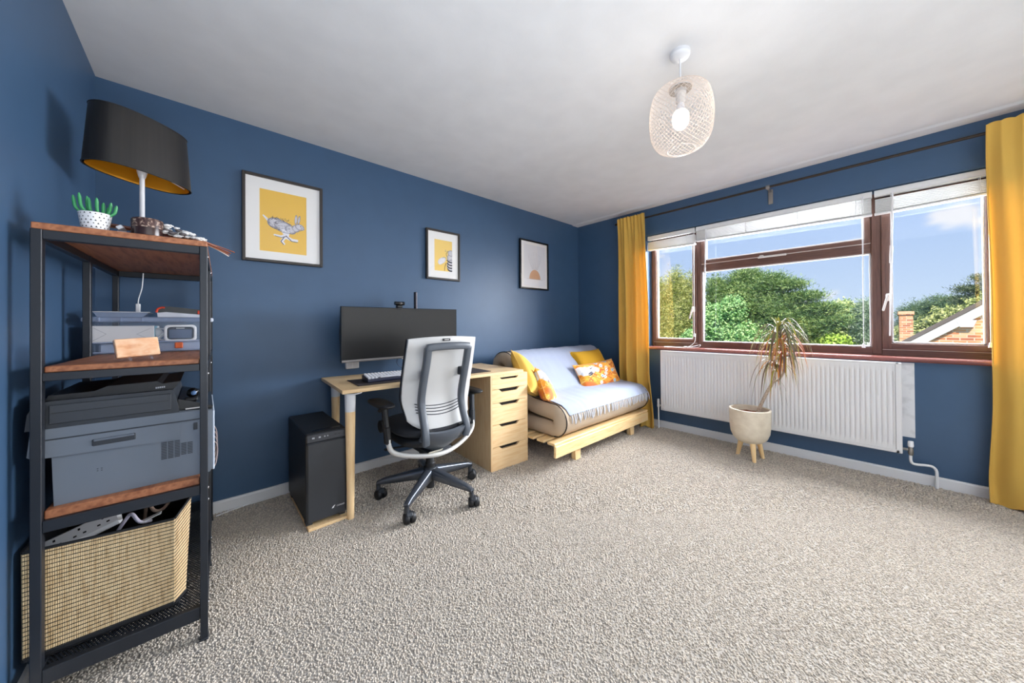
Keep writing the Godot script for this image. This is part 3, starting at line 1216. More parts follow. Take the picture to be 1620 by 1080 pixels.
func top_things() -> void:
	var Y := 1.3525
	# oval lamp
	var lx := -3.648
	var lz := 0.60
	var t := thing("table_lamp", "table lamp with an oval black shade lined in gold", "lamp", Vector3(lx, Y, lz), deg_to_rad(41.0))
	var bs := MB.new()
	bs.lathe([Vector2(0.0, 0.018), Vector2(0.02, 0.018), Vector2(0.06, 0.012), Vector2(0.066, 0.004), Vector2(0.066, 0.0)], Vector3.ZERO, 28)
	obj("base", bs, M.dull_white, t)
	var st := MB.new()
	st.lathe([Vector2(0.008, 0.015), Vector2(0.0075, 0.292), Vector2(0.011, 0.30), Vector2(0.015, 0.318), Vector2(0.015, 0.335), Vector2(0.0, 0.335)], Vector3.ZERO, 16)
	obj("stem", st, M.white_paint, t)
	var z0 := 0.293
	var a := 0.163
	var b := 0.085
	var h := 0.215
	for inner in [false, true]:
		var rows := []
		for v in 9:
			var f := v / 8.0
			var r := []
			for k in 72:
				var w := TAU * k / 72
				var e := 1.0 - 0.10 * f - (0.004 / b if inner else 0.0)
				var sx := signf(cos(w)) * pow(absf(cos(w)), 0.86)
				var sz := signf(sin(w)) * pow(absf(sin(w)), 0.86)
				r.append(Vector3(sx * a * e, z0 + f * h, sz * b * e))
			rows.append(r)
		var sh := MB.new()
		sh.grid(rows, false, true, false, 1.0, 4.0)
		if inner:
			var gold := mat(Color8(214, 150, 34), 0.3, 0.55)
			obj("shade_lining", sh, gold, t, "gold inner lining")
		else:
			var silk := mat(Color8(30, 28, 28), 0.45)
			silk.albedo_texture = noise_tex(0.02, [Color(0.6, 0.58, 0.56), Color(1.0, 0.93, 0.85)], 91, 3, 256)
			silk.uv1_scale = Vector3(0.02, 3.0, 1)
			silk.rim_enabled = true
			silk.rim = 0.2
			obj("shade", sh, silk, t)
	for f in [0.0, 1.0]:
		var e: float = 1.0 - 0.10 * f
		var path := []
		for k in 49:
			var w := TAU * k / 48
			path.append(Vector3(signf(cos(w)) * pow(absf(cos(w)), 0.86) * a * e, z0 + f * h, signf(sin(w)) * pow(absf(sin(w)), 0.86) * b * e))
		var ri := MB.new()
		ri.tube(path, 0.0022, 6, false)
		obj("shade_rim", ri, M.black, t)
	var ca := MB.new()
	for sgn in [-1, 1]:
		ca.tube([Vector3(sgn * 0.014, 0.325, 0), Vector3(sgn * 0.06, 0.335, 0), Vector3(sgn * (a - 0.008), 0.312, 0)], 0.002, 6)
	obj("shade_carrier", ca, M.white_paint, t)
	# cactus in a spotted pot
	var c := thing("potted_cactus", "small green cactus in a white pot dotted with black triangles", "plant", Vector3(-3.712, Y, 0.955))
	var pot := MB.new()
	pot.lathe([Vector2(0.0, 0.0), Vector2(0.026, 0.0), Vector2(0.027, 0.002), Vector2(0.034, 0.052), Vector2(0.034, 0.052), Vector2(0.031, 0.052), Vector2(0.031, 0.052), Vector2(0.029, 0.03)], Vector3.ZERO, 36)
	var po := obj("pot", pot, M.white_gloss, c)
	var tri := MB.new()
	var rng := RandomNumberGenerator.new()
	rng.seed = 5
	for row in 5:
		for k in 19:
			var w := TAU * (k + 0.5 * (row % 2) + rng.randf() * 0.25) / 19
			var y := 0.008 + row * 0.0095 + rng.randf() * 0.002
			var r := lerpf(0.0268, 0.0341, y / 0.052) + 0.0004
			var u := Vector3(-sin(w), 0, cos(w))
			var o := Vector3(cos(w), 0, sin(w)) * r
			var s := rng.randf_range(0.0018, 0.0026)
			tri.poly([o + u * -s + Vector3.UP * (y - s), o + u * s + Vector3.UP * (y - s * 0.9), o + Vector3.UP * (y + s)], o)
	obj("dots", tri, M.black, po).set_meta("kind", "stuff")
	var soil := MB.new()
	soil.lathe([Vector2(0.0, 0.042), Vector2(0.031, 0.040)], Vector3.ZERO, 20)
	obj("soil", soil, mat(Color8(60, 44, 36), 0.9), c)
	var green := mat(Color8(62, 150, 92), 0.35)
	for q in [[-0.014, 0.0, -0.042, 0.048], [-0.006, 0.004, -0.030, 0.056], [-0.004, -0.008, -0.018, 0.054], [0.002, 0.002, -0.012, 0.046], [0.008, 0.006, 0.004, 0.048], [0.012, 0.0, 0.016, 0.038], [0.012, 0.004, 0.032, 0.040], [0.014, 0.008, 0.044, 0.032], [0.004, -0.012, 0.024, 0.030]]:
		var arm := MB.new()
		var p0 := Vector3(q[0], 0.038, q[1])
		var p1 := Vector3(q[2], 0.052 + q[3], q[1] * 1.5)
		var bend := Vector3((q[2] - q[0]) * 0.75, 0, 0)
		var path := smooth([p0, p0.lerp(p1, 0.4) + bend * 0.5, p0.lerp(p1, 0.75) + bend * 0.25, p1], 4)
		var rr := []
		for k in path.size():
			rr.append(0.0040 * sqrt(clampf((path.size() - 1 - k) / 3.0, 0.12, 1.0)))
		arm.tube(path, rr, 9)
		obj("cactus_arm", arm, green, c)
	# dark jar with a flowered band
	var j := thing("candle_jar", "round dark brown lidded jar with a pale flowered band", "jar", Vector3(-3.604, Y, 0.953))
	var jb := MB.new()
	jb.lathe([Vector2(0.0, 0.0), Vector2(0.034, 0.0), Vector2(0.0365, 0.003), Vector2(0.0365, 0.028), Vector2(0.0365, 0.028)], Vector3.ZERO, 40)
	obj("body", jb, mat(Color8(52, 32, 30), 0.25), j)
	var jl := MB.new()
	jl.lathe([Vector2(0.0368, 0.0275), Vector2(0.0368, 0.0275), Vector2(0.0368, 0.052), Vector2(0.035, 0.056), Vector2(0.033, 0.057), Vector2(0.0, 0.057)], Vector3.ZERO, 40)
	var bandm := mat(Color8(255, 255, 255), 0.35)
	bandm.albedo_texture = noise_tex(0.035, [Color8(50, 32, 30), Color8(58, 36, 34), Color8(70, 42, 38), Color8(206, 182, 160), Color8(226, 208, 192)], 17, 4, 256)
	bandm.uv1_triplanar = true
	bandm.uv1_scale = Vector3.ONE * 9.0
	obj("lid", jl, bandm, j)
	# aluminium bracket pieces behind
	var al := MB.new()
	al.box(Vector3(0, 0.018, 0), Vector3(0.016, 0.012, 0.06), 0.002, Basis(Vector3.BACK, 0.7))
	al.box(Vector3(0.004, 0.004, 0), Vector3(0.02, 0.006, 0.05), 0.001)
	var alo := one("metal_bracket", al, mat(Color8(200, 200, 204), 0.4, 0.6), "small pale metal channel lying between cactus pot and jar", "bracket")
	alo.position = Vector3(-3.661, Y, 0.945)
	# dried stems laid across the shelf, their tips past the front edge
	var d := thing("dried_flowers", "bunch of dried white flowers and brown stems laid on the top shelf", "dried flowers", Vector3(-3.55, Y, 0.93))
	rng.seed = 12
	for k in 11:
		var s := MB.new()
		var oz := rng.randf_range(-0.012, 0.012)
		var oy := 0.006 + rng.randf() * 0.012
		s.tube(smooth([Vector3(-0.20, oy + 0.034, -0.075 + oz), Vector3(-0.06, oy + 0.014, -0.012 + oz * 0.6), Vector3(0.05, oy + 0.004, 0.005 + oz * 0.5), Vector3(0.105, oy - 0.006, -0.03 + oz), Vector3(0.150 + rng.randf() * 0.022, oy - 0.016 - rng.randf() * 0.01, -0.075 + oz * 1.6)], 4), 0.0016, 5)
		obj("stem", s, mat([Color8(120, 62, 40), Color8(150, 84, 54), Color8(216, 208, 200)][k % 3], 0.7), d)
	for k in 52:
		var f := MB.new()
		var u := rng.randf()
		var at := Vector3(lerpf(-0.018, 0.078, u), 0.010 + rng.randf() * 0.046 * (1.0 - u * 0.85), rng.randf_range(-0.004, 0.034))
		var s := rng.randf_range(0.006, 0.0105)
		f.ball(at, Vector3(s, s * 0.6, s), 7, 5)
		f.ball(at + Vector3(s * 0.8, s * 0.2, 0), Vector3(s, s * 0.5, s) * 0.7, 6, 4)
		obj("flower", f, mat(Color8(226, 224, 222) if k % 5 else Color8(90, 84, 86), 0.8), d)


func middle_things() -> void:
	var Y := 0.9525
	var clear := mat(Color(0.86, 0.92, 1.0, 0.04), 0.08, 0.0, 0.2)
	clear.transparency = BaseMaterial3D.TRANSPARENCY_ALPHA
	var x0 := -3.800
	var x1 := -3.455
	var zf := 0.492
	var zb := 0.13
	# clear storage box
	var t := thing("storage_box", "clear plastic storage box with lid and orange latch", "storage box", Vector3((x0 + x1) / 2, Y, (zf + zb) / 2))
	var hx := (x1 - x0) / 2
	var hz := (zf - zb) / 2
	var w := MB.new()
	w.span(Vector3(-hx + 0.012, 0, hz - 0.014), Vector3(hx - 0.012, 0.13, hz - 0.012))
	w.span(Vector3(-hx + 0.012, 0, -hz + 0.012), Vector3(hx - 0.012, 0.13, -hz + 0.014))
	w.span(Vector3(-hx + 0.010, 0, -hz + 0.012), Vector3(-hx + 0.012, 0.13, hz - 0.012))
	w.span(Vector3(hx - 0.012, 0, -hz + 0.012), Vector3(hx - 0.010, 0.13, hz - 0.012))
	w.span(Vector3(-hx + 0.012, 0.0, -hz + 0.012), Vector3(hx - 0.012, 0.002, hz - 0.012))
	obj("body", w, clear, t)
	var lm := mat(Color(0.74, 0.80, 0.92, 0.34), 0.2, 0.0, 0.2)
	lm.transparency = BaseMaterial3D.TRANSPARENCY_ALPHA
	var l := MB.new()
	l.span(Vector3(-hx - 0.008, 0.130, -hz - 0.006), Vector3(hx + 0.008, 0.150, hz + 0.006), 0.004)
	for k in 6:
		l.box(Vector3(-hx + (k + 0.5) * hx / 3.0, 0.139, hz + 0.008), Vector3(0.004, 0.016, 0.004), 0.001)
	obj("lid", l, lm, t)
	for s in [-1, 1]:
		var e := MB.new()
		e.box(Vector3(s * (hx + 0.012), 0.139, hz - 0.03), Vector3(0.014, 0.018, 0.05), 0.004)
		obj("clip", e, mat(Color8(214, 220, 234), 0.3), t)
	var la := MB.new()
	la.box(Vector3(0.078, 0.028, hz - 0.004), Vector3(0.026, 0.026, 0.014), 0.003)
	obj("latch", la, mat(Color8(240, 110, 52), 0.4), t, "orange latch")
	var rib := MB.new()
	rib.box(Vector3(0, 0.047, hz - 0.010), Vector3(hx * 2 - 0.02, 0.006, 0.006), 0.002)
	rib.box(Vector3(0, 0.008, hz - 0.010), Vector3(hx * 2 - 0.02, 0.006, 0.006), 0.002)
	obj("moulded_rib", rib, lm, t)
	# what is inside
	var pk := MB.new()
	pk.box(Vector3(0, 0.035, 0), Vector3(0.172, 0.068, 0.24), 0.002)
	var p := thing("cardboard_box", "flat white cardboard box lying inside the clear storage box", "box", Vector3(-3.712, Y + 0.045, 0.345))
	obj("body", pk, mat(Color8(222, 220, 220), 0.8), p)
	for q in [[-0.080, 0.062, -0.046, 0.036], [-0.046, 0.036, -0.080, 0.010], [0.076, 0.058, 0.036, 0.034], [0.036, 0.034, 0.080, 0.008]]:
		var cr := MB.new()
		cr.bar(Vector3(q[0], q[1], 0.1202), Vector3(q[2], q[3], 0.1202), 0.0014, 0.0006, 0.0, Vector3.BACK)
		obj("crease", cr, mat(Color8(170, 168, 170), 0.8), p)
	var ed := MB.new()
	ed.box(Vector3(0.087, 0.035, 0.06), Vector3(0.002, 0.066, 0.10), 0.0005)
	obj("blue_edge", ed, mat(Color8(150, 206, 226), 0.6), p, "pale blue end flap")
	var gb := MB.new()
	gb.box(Vector3(0, 0.019, 0), Vector3(0.30, 0.038, 0.28), 0.006)
	one("grey_case", gb, mat(Color8(150, 164, 190), 0.5), "flat grey blue case on the floor of the clear storage box", "case").position = Vector3(-3.628, Y + 0.0025, 0.325)
	var c := thing("alarm_clock", "white digital clock with rounded frame inside the storage box", "clock", Vector3(-3.545, Y + 0.0415, 0.455))
	var fr2 := MB.new()
	fr2.xf.origin = Vector3(0, 0.039, 0)
	rounded_frame(fr2, 0.052, 0.037, 0.016, 0.010, 0.0, 0.014)
	obj("case", fr2, M.white_gloss, c)
	var fc := MB.new()
	fc.box(Vector3(0, 0.039, 0.004), Vector3(0.088, 0.058, 0.012), 0.004)
	obj("face", fc, mat(Color8(36, 42, 56), 0.6, 0.0, 0.2), c)
	var ds := MB.new()
	ds.box(Vector3(0, 0.036, 0.0105), Vector3(0.072, 0.038, 0.001))
	obj("display", ds, mat(Color8(78, 94, 122), 0.6, 0.0, 0.2), c)
	var tx := MB.new()
	for k in 6:
		tx.box(Vector3(-0.012 + k * 0.0046, 0.0605, 0.0104), Vector3(0.0034, 0.003, 0.0008))
	obj("lettering", tx, M.white_paint, c)
	var cb := MB.new()
	cb.tube(smooth([Vector3(-3.63, Y + 0.047, 0.43), Vector3(-3.60, Y + 0.075, 0.44), Vector3(-3.625, Y + 0.10, 0.43), Vector3(-3.59, Y + 0.095, 0.44), Vector3(-3.615, Y + 0.06, 0.445), Vector3(-3.59, Y + 0.05, 0.44)]), 0.003, 6)
	cb.ball(Vector3(-3.615, Y + 0.082, 0.43), Vector3(0.014, 0.018, 0.012))
	one("white_cable", cb, M.white_gloss, "coiled white cable and plug inside the storage box beside the clock", "cable")
	# on the lid
	var ly := Y + 0.1505
	var tr := thing("plastic_tray", "shallow clear plastic tray upside on the storage box lid", "tray", Vector3(-3.712, ly, 0.42))
	var ta := MB.new()
	ta.prism(PackedVector2Array([Vector2(-0.066, 0), Vector2(0.056, 0), Vector2(0.072, 0.018), Vector2(-0.076, 0.018)]), -0.07, 0.07)
	obj("body", ta, lm, tr)
	var tl := MB.new()
	tl.box(Vector3(-0.002, 0.0195, 0), Vector3(0.156, 0.003, 0.15), 0.001)
	obj("lip", tl, mat(Color8(206, 208, 214), 0.3), tr)
	var rc := thing("tool_case", "rounded black case with a red edge on the storage box lid", "case", Vector3(-3.548, ly, 0.42))
	var low := MB.new()
	var lower := PackedVector2Array([Vector2(-0.066, 0), Vector2(0.072, 0), Vector2(0.072, 0.012), Vector2(-0.04, 0.022), Vector2(-0.068, 0.018)])
	low.prism(lower, -0.06, 0.06)
	obj("body", low, mat(Color8(206, 210, 220), 0.4), rc)
	var up := MB.new()
	up.prism(PackedVector2Array([Vector2(-0.069, 0.0185), Vector2(-0.04, 0.0225), Vector2(0.073, 0.0125), Vector2(0.073, 0.034), Vector2(-0.03, 0.046), Vector2(-0.052, 0.045), Vector2(-0.066, 0.036)]), -0.061, 0.061)
	obj("lid", up, M.black_gloss, rc)
	var rd := MB.new()
	rd.tube(smooth([Vector3(-0.070, 0.02, 0.062), Vector3(-0.066, 0.034, 0.0625), Vector3(-0.054, 0.041, 0.0625), Vector3(-0.045, 0.04, 0.0625)], 4), 0.004, 6)
	rd.box(Vector3(0.066, 0.022, 0.0615), Vector3(0.016, 0.016, 0.006), 0.002)
	obj("edging", rd, mat(Color8(226, 70, 36), 0.45), rc, "red edging")
	# hanging charger lead with its plug
	var lead := MB.new()
	lead.tube(smooth([Vector3(-3.672, 1.305, 0.30), Vector3(-3.676, 1.24, 0.30), Vector3(-3.686, 1.19, 0.30), Vector3(-3.688, 1.165, 0.30)], 5), 0.0022, 6)
	lead.box(Vector3(-3.688, 1.147, 0.30), Vector3(0.015, 0.038, 0.009), 0.002)
	one("charger_lead", lead, M.white_gloss, "white lead with a square plug hanging under the top shelf", "cable")
	# peach stone slab on a clear stand
	var s := thing("stone_slab", "peach coloured stone slab propped on a small clear stand", "ornament", Vector3(-3.630, Y, 0.925), deg_to_rad(19))
	var bm := mat(Color.WHITE, 0.35)
	bm.albedo_texture = noise_tex(0.012, [Color8(214, 140, 96), Color8(242, 186, 142), Color8(248, 206, 168), Color8(236, 172, 126), Color8(250, 222, 194)], 71, 5, 256)
	bm.uv1_triplanar = true
	bm.uv1_scale = Vector3(3.0, 6.0, 4.0)
	var sb := MB.new()
	sb.box(Vector3(0, 0.042, 0.004), Vector3(0.098, 0.060, 0.018), 0.002, Basis(Vector3.BACK, deg_to_rad(3)) * Basis(Vector3.RIGHT, deg_to_rad(-16)))
	obj("slab", sb, bm, s)
	for q in [-0.022, 0.026]:
		var f := MB.new()
		f.tube(smooth([Vector3(q, 0.003, -0.03), Vector3(q, 0.008, 0.0), Vector3(q, 0.008, 0.018), Vector3(q + 0.004, 0.003, 0.026), Vector3(q, 0.016, 0.022)], 4), 0.003, 7)
		obj("stand_foot", f, clear, s)


# rounded rectangle ring in x,y standing along z; hw, hh half sizes, r corner, t rim
func rounded_frame(b: MB, hw: float, hh: float, r: float, t: float, z0: float, z1: float) -> void:
	var seg := 8
	var outer := []
	for c in 4:
		var s := Vector2([1, -1, -1, 1][c], [1, 1, -1, -1][c])
		for k in seg + 1:
			var a := PI / 2 * (c + float(k) / seg)
			outer.append(Vector2(s.x * (hw - r), s.y * (hh - r)) + Vector2(cos(a), sin(a)) * r)
	var rings := []
	for q in [[0.0, z0], [0.0, z1 - 0.002], [0.25, z1], [0.75, z1], [1.0, z1 - 0.002], [1.0, z0]]:
		var ring := []
		for o in outer:
			var inn := Vector2(o.x * (1.0 - t * q[0] / hw), o.y * (1.0 - t * q[0] / hh))
			ring.append(Vector3(inn.x, inn.y, q[1]))
		rings.append(ring)
	b.grid(rings, true, true)


func printer() -> void:
	var Y := 0.5505
	var t := thing("printer", "large grey multifunction printer on the third shelf", "printer", Vector3(-3.64, Y, 0.76))
	var X := func(x): return x + 3.64
	var zf := 0.203
	var zb := -0.20
	var b := MB.new()
	b.prism(PackedVector2Array([Vector2(X.call(-3.786), 0.0), Vector2(X.call(-3.455), 0.0), Vector2(X.call(-3.447), 0.012), Vector2(X.call(-3.447), 0.215), Vector2(X.call(-3.53), 0.222), Vector2(X.call(-3.826), 0.222), Vector2(X.call(-3.832), 0.15), Vector2(X.call(-3.824), 0.142), Vector2(X.call(-3.79), 0.142)]), zb, zf)
	obj("body", b, M.grey_plastic, t)
	# raised side cover with its lip
	var sc := MB.new()
	sc.prism(PackedVector2Array([Vector2(X.call(-3.80), 0.142), Vector2(X.call(-3.532), 0.134), Vector2(X.call(-3.528), 0.14), Vector2(X.call(-3.528), 0.190), Vector2(X.call(-3.80), 0.190)]), zf - 0.01, zf + 0.006)
	obj("side_cover", sc, M.grey_plastic, t)
	var seam := MB.new()
	seam.box(Vector3(X.call(-3.64), 0.1915, zf + 0.002), Vector3(0.32, 0.0022, 0.006))
	obj("seam", seam, M.dark_plastic, t)
	var hr := MB.new()
	hr.box(Vector3(X.call(-3.672), 0.166, zf + 0.006), Vector3(0.088, 0.020, 0.005), 0.002, Basis(Vector3.BACK, 0.02))
	obj("grip", hr, M.dark_plastic, t, "dark recessed grip")
	var hl := MB.new()
	hl.box(Vector3(X.call(-3.672), 0.1725, zf + 0.0085), Vector3(0.082, 0.006, 0.006), 0.002, Basis(Vector3.BACK, 0.02))
	obj("grip_lip", hl, M.grey_plastic, t)
	# vents
	for k in 5:
		var v := MB.new()
		var n := 11 if k < 3 else 8
		for e in n:
			v.box(Vector3(X.call(-3.566 + k * 0.0155), 0.128 - e * 0.0052 - (0.012 if k > 2 else 0.0), zf + 0.0005), Vector3(0.0125, 0.0024, 0.002))
		obj("vent", v, M.dark_plastic, t).set_meta("kind", "stuff")
	var lt := MB.new()
	lt.box(Vector3(X.call(-3.49), 0.168, zf), Vector3(0.010, 0.024, 0.004), 0.001)
	obj("latch", lt, M.dark_plastic, t)
	var sp := MB.new()
	for k in 4:
		sp.box(Vector3(X.call(-3.706 + (k % 2) * 0.008), 0.078 + (k / 2) * 0.006, zf + 0.0005), Vector3(0.003, 0.002, 0.001))
	obj("screw_marks", sp, M.dark_plastic, t)
	# scanner with its dark cover and feeder
	var s := MB.new()
	s.prism(PackedVector2Array([Vector2(X.call(-3.836), 0.222), Vector2(X.call(-3.532), 0.222), Vector2(X.call(-3.532), 0.238), Vector2(X.call(-3.545), 0.300), Vector2(X.call(-3.79), 0.300), Vector2(X.call(-3.818), 0.298), Vector2(X.call(-3.832), 0.268)]), zb, zf - 0.002)
	obj("scanner", s, M.dark_plastic, t)
	var sp2 := MB.new()
	sp2.box(Vector3(X.call(-3.672), 0.262, zf), Vector3(0.245, 0.054, 0.006), 0.0015)
	obj("scanner_cover", sp2, mat(Color8(54, 58, 64), 0.45), t)
	var li := MB.new()
	li.box(Vector3(X.call(-3.672), 0.266, zf + 0.0032), Vector3(0.235, 0.0016, 0.001))
	obj("seam", li, M.black, t)
	var fd := MB.new()
	fd.prism(PackedVector2Array([Vector2(X.call(-3.805), 0.2995), Vector2(X.call(-3.545), 0.3005), Vector2(X.call(-3.528), 0.325), Vector2(X.call(-3.572), 0.321), Vector2(X.call(-3.584), 0.331), Vector2(X.call(-3.69), 0.328), Vector2(X.call(-3.715), 0.316), Vector2(X.call(-3.80), 0.314)]), zb + 0.05, zf - 0.02)
	obj("document_feeder", fd, M.black, t)
	var lg := MB.new()
	for k in 5:
		lg.box(Vector3(X.call(-3.585 + k * 0.0046), 0.309 + k * 0.0003, zf - 0.0192), Vector3(0.0034, 0.005, 0.001))
	obj("lettering", lg, mat(Color8(170, 172, 178), 0.4), t)
	# light front panel on the room side and the tilted control panel
	var fp := MB.new()
	fp.span(Vector3(X.call(-3.448), 0.004, zb + 0.004), Vector3(X.call(-3.441), 0.212, zf - 0.003), 0.003)
	obj("front_panel", fp, mat(Color8(176, 186, 200), 0.4), t, "pale front panel")
	var sl := MB.new()
	sl.box(Vector3(X.call(-3.440), 0.150, 0.06), Vector3(0.003, 0.012, 0.05), 0.001)
	obj("slot", sl, M.black, t)
	var cp := MB.new()
	cp.prism(PackedVector2Array([Vector2(X.call(-3.532), 0.222), Vector2(X.call(-3.448), 0.215), Vector2(X.call(-3.445), 0.226), Vector2(X.call(-3.49), 0.246), Vector2(X.call(-3.534), 0.262)]), zb + 0.02, zf - 0.03)
	obj("control_panel", cp, M.black_gloss, t)
	var bt := MB.new()
	bt.box(Vector3(X.call(-3.498), 0.226, zf - 0.028), Vector3(0.036, 0.004, 0.004))
	obj("button_row", bt, M.dull_white, t)
	# small black camera standing on the printer end
	var w := thing("desk_camera", "small black camera gadget on the printer beside the post", "camera", Vector3(-3.502, Y + 0.2475, 0.90))
	var wb := MB.new()
	wb.box(Vector3(0, 0.006, 0), Vector3(0.034, 0.012, 0.03), 0.003)
	obj("foot", wb, M.black, w)
	var wl := MB.new()
	wl.ball(Vector3(0.004, 0.028, 0), Vector3(0.017, 0.017, 0.016), 14, 10)
	obj("head", wl, M.black_gloss, w)
	var wg := MB.new()
	wg.ball(Vector3(0.006, 0.028, 0.013), Vector3(0.008, 0.008, 0.005), 12, 8)
	obj("lens", wg, mat(Color8(90, 120, 160), 0.15), w)
	# loose cables at the room side
	var rng := RandomNumberGenerator.new()
	rng.seed = 3
	var cbm := mat(Color8(226, 206, 206), 0.5)
	var cab := thing("cable_bundle", "loop of pinkish white cables hanging behind the shelving unit posts", "cable", Vector3(-3.44, 0.50, 0.30))
	for k in 4:
		var c := MB.new()
		var dz := k * 0.02
		c.tube(smooth([Vector3(-0.03, 0.09 - k * 0.02, dz), Vector3(0.01, 0.06 - k * 0.02, dz), Vector3(0.02, 0.0 - k * 0.015, dz - 0.02), Vector3(0.012, -0.05 - k * 0.02, dz), Vector3(-0.01, -0.10 - k * 0.01, dz), Vector3(-0.05, -0.13, dz)], 5), 0.0028, 6)
		obj("cable", c, cbm, cab)


func basket() -> void:
	var t := thing("storage_basket", "bamboo reed storage basket with black stitching on the mesh shelf", "basket", Vector3(-3.69, 0.1190, 0.755))
	var bam := mat(Color.WHITE, 0.55)
	bam.albedo_texture = noise_tex(0.02, [Color8(178, 146, 102), Color8(214, 184, 138), Color8(230, 204, 160), Color8(200, 168, 122)], 81, 5)
	bam.uv1_triplanar = true
	bam.uv1_scale = Vector3(9.0, 0.9, 9.0)
	# outline (x,z) of the wall: left, front, bevelled right corner, right, back
	var h0 := 0.02
	var h1 := 0.318
	var pts := [Vector2(-0.150, -0.19), Vector2(-0.152, 0.198), Vector2(0.148, 0.205), Vector2(0.186, 0.145), Vector2(0.172, -0.19)]
	var low := [Vector2(-0.148, -0.19), Vector2(-0.150, 0.198), Vector2(0.148, 0.205), Vector2(0.172, 0.160), Vector2(0.165, -0.19)]
	var tops := [0.318, 0.318, 0.300, 0.338, 0.338]
	for s in 5:
		var a: Vector2 = pts[s]
		var d: Vector2 = pts[(s + 1) % 5]
		var al: Vector2 = low[s]
		var dl: Vector2 = low[(s + 1) % 5]
		var ln := a.distance_to(d)
		var n := int(ln / 0.0042)
		var out := Vector3((d - a).y, 0, -(d - a).x).normalized()
		if out.dot(Vector3((a + d).x, 0, (a + d).y)) < 0.0:
			out = -out
		# reeds: one rounded ridge each
		var rows := []
		for k in n * 3 + 1:
			var f := k / (n * 3.0)
			var bulge: float = [0.0, 0.0014, 0.0014][k % 3]
			var q := a.lerp(d, f)
			var ql := al.lerp(dl, f)
			var ht: float = lerpf(tops[s], tops[(s + 1) % 5], f)
			rows.append([Vector3(ql.x, h0 if s == 1 else h0, ql.y) + out * bulge, Vector3(q.x, ht, q.y) + out * bulge])
		var w := MB.new()
		w.grid(rows)
		obj("reed_panel", w, bam, t)
		var inner := MB.new()
		inner.poly([Vector3(al.x, h0, al.y) - out * 0.004, Vector3(dl.x, h0, dl.y) - out * 0.004, Vector3(d.x, tops[(s + 1) % 5], d.y) - out * 0.004, Vector3(a.x, tops[s], a.y) - out * 0.004], -out)
		obj("lining", inner, M.black, t)
		var rim := MB.new()
		rim.bar(Vector3(a.x, tops[s], a.y), Vector3(d.x, tops[(s + 1) % 5], d.y), 0.007, 0.008, 0.002)
		obj("binding", rim, M.black, t)
		var foot := MB.new()
		foot.bar(Vector3(al.x, h0, al.y), Vector3(dl.x, h0, dl.y), 0.006, 0.012, 0.002)
		obj("binding", foot, M.black, t)
		if s in [1, 2]:
			for e in 24:
				var f := (e + 0.6) / 24.5
				var y0 := lerpf(h0, tops[s], f)
				var y1 := lerpf(h0, tops[(s + 1) % 5], f)
				var p := al.lerp(a, f)
				var q := dl.lerp(d, f)
				var th := MB.new()
				th.bar(Vector3(p.x, y0, p.y) + out * 0.0012, Vector3(q.x, y1, q.y) + out * 0.0012, 0.0016, 0.0022, 0.0, out)
				obj("stitch", th, M.black, t)
	var fl := MB.new()
	fl.span(Vector3(-0.145, 0.0, -0.18), Vector3(0.16, 0.02, 0.19), 0.003)
	obj("bottom", fl, M.black, t)
	# things lying in the basket
	var inside := MB.new()
	inside.box(Vector3(0, 0, 0), Vector3(0.27, 0.20, 0.30), 0.03)
	one("black_bag", inside, M.black, "black bag filling the bamboo basket under the cables", "bag").position = Vector3(-3.69, 0.243, 0.755)
	var p := thing("power_strip", "white power strip with sockets lying in the basket", "power strip", Vector3(-3.752, 0.416, 0.862), 0.0)
	p.rotation = Vector3(deg_to_rad(38), deg_to_rad(16), deg_to_rad(24))
	var pb := MB.new()
	pb.box(Vector3.ZERO, Vector3(0.17, 0.02, 0.055), 0.007)
	obj("body", pb, M.white_gloss, p)
	for k in 3:
		var so := MB.new()
		for q in [[0.0, -0.010, 0.005, 0.007], [-0.010, 0.008, 0.007, 0.005], [0.010, 0.008, 0.007, 0.005]]:
			so.box(Vector3(-0.052 + k * 0.05 + q[0], 0.0102, q[1]), Vector3(q[2], 0.0006, q[3]))
		obj("socket", so, M.black, p)
	var cm := mat(Color8(206, 200, 214), 0.4)
	rod([Vector3(-3.69, 0.37, 0.86), Vector3(-3.66, 0.425, 0.87), Vector3(-3.645, 0.445, 0.89), Vector3(-3.625, 0.42, 0.91), Vector3(-3.60, 0.41, 0.90)], 0.005, "mains_cable", cm, "pale mains cable curling out of the power strip", "cable", 8)
	rod([Vector3(-3.625, 0.36, 0.80), Vector3(-3.615, 0.45, 0.83), Vector3(-3.595, 0.43, 0.87), Vector3(-3.57, 0.43, 0.86), Vector3(-3.545, 0.47, 0.82), Vector3(-3.54, 0.49, 0.78)], 0.005, "brown_cable", mat(Color8(150, 128, 112), 0.4), "brownish cable looping at the right of the basket", "cable", 8)
	var tg := MB.new()
	tg.box(Vector3.ZERO, Vector3(0.05, 0.002, 0.02), 0.0005, Basis(Vector3.BACK, 0.3))
	one("paper_tag", tg, M.mount, "small printed white tag on a cable in the basket", "tag").position = Vector3(-3.60, 0.424, 0.905)


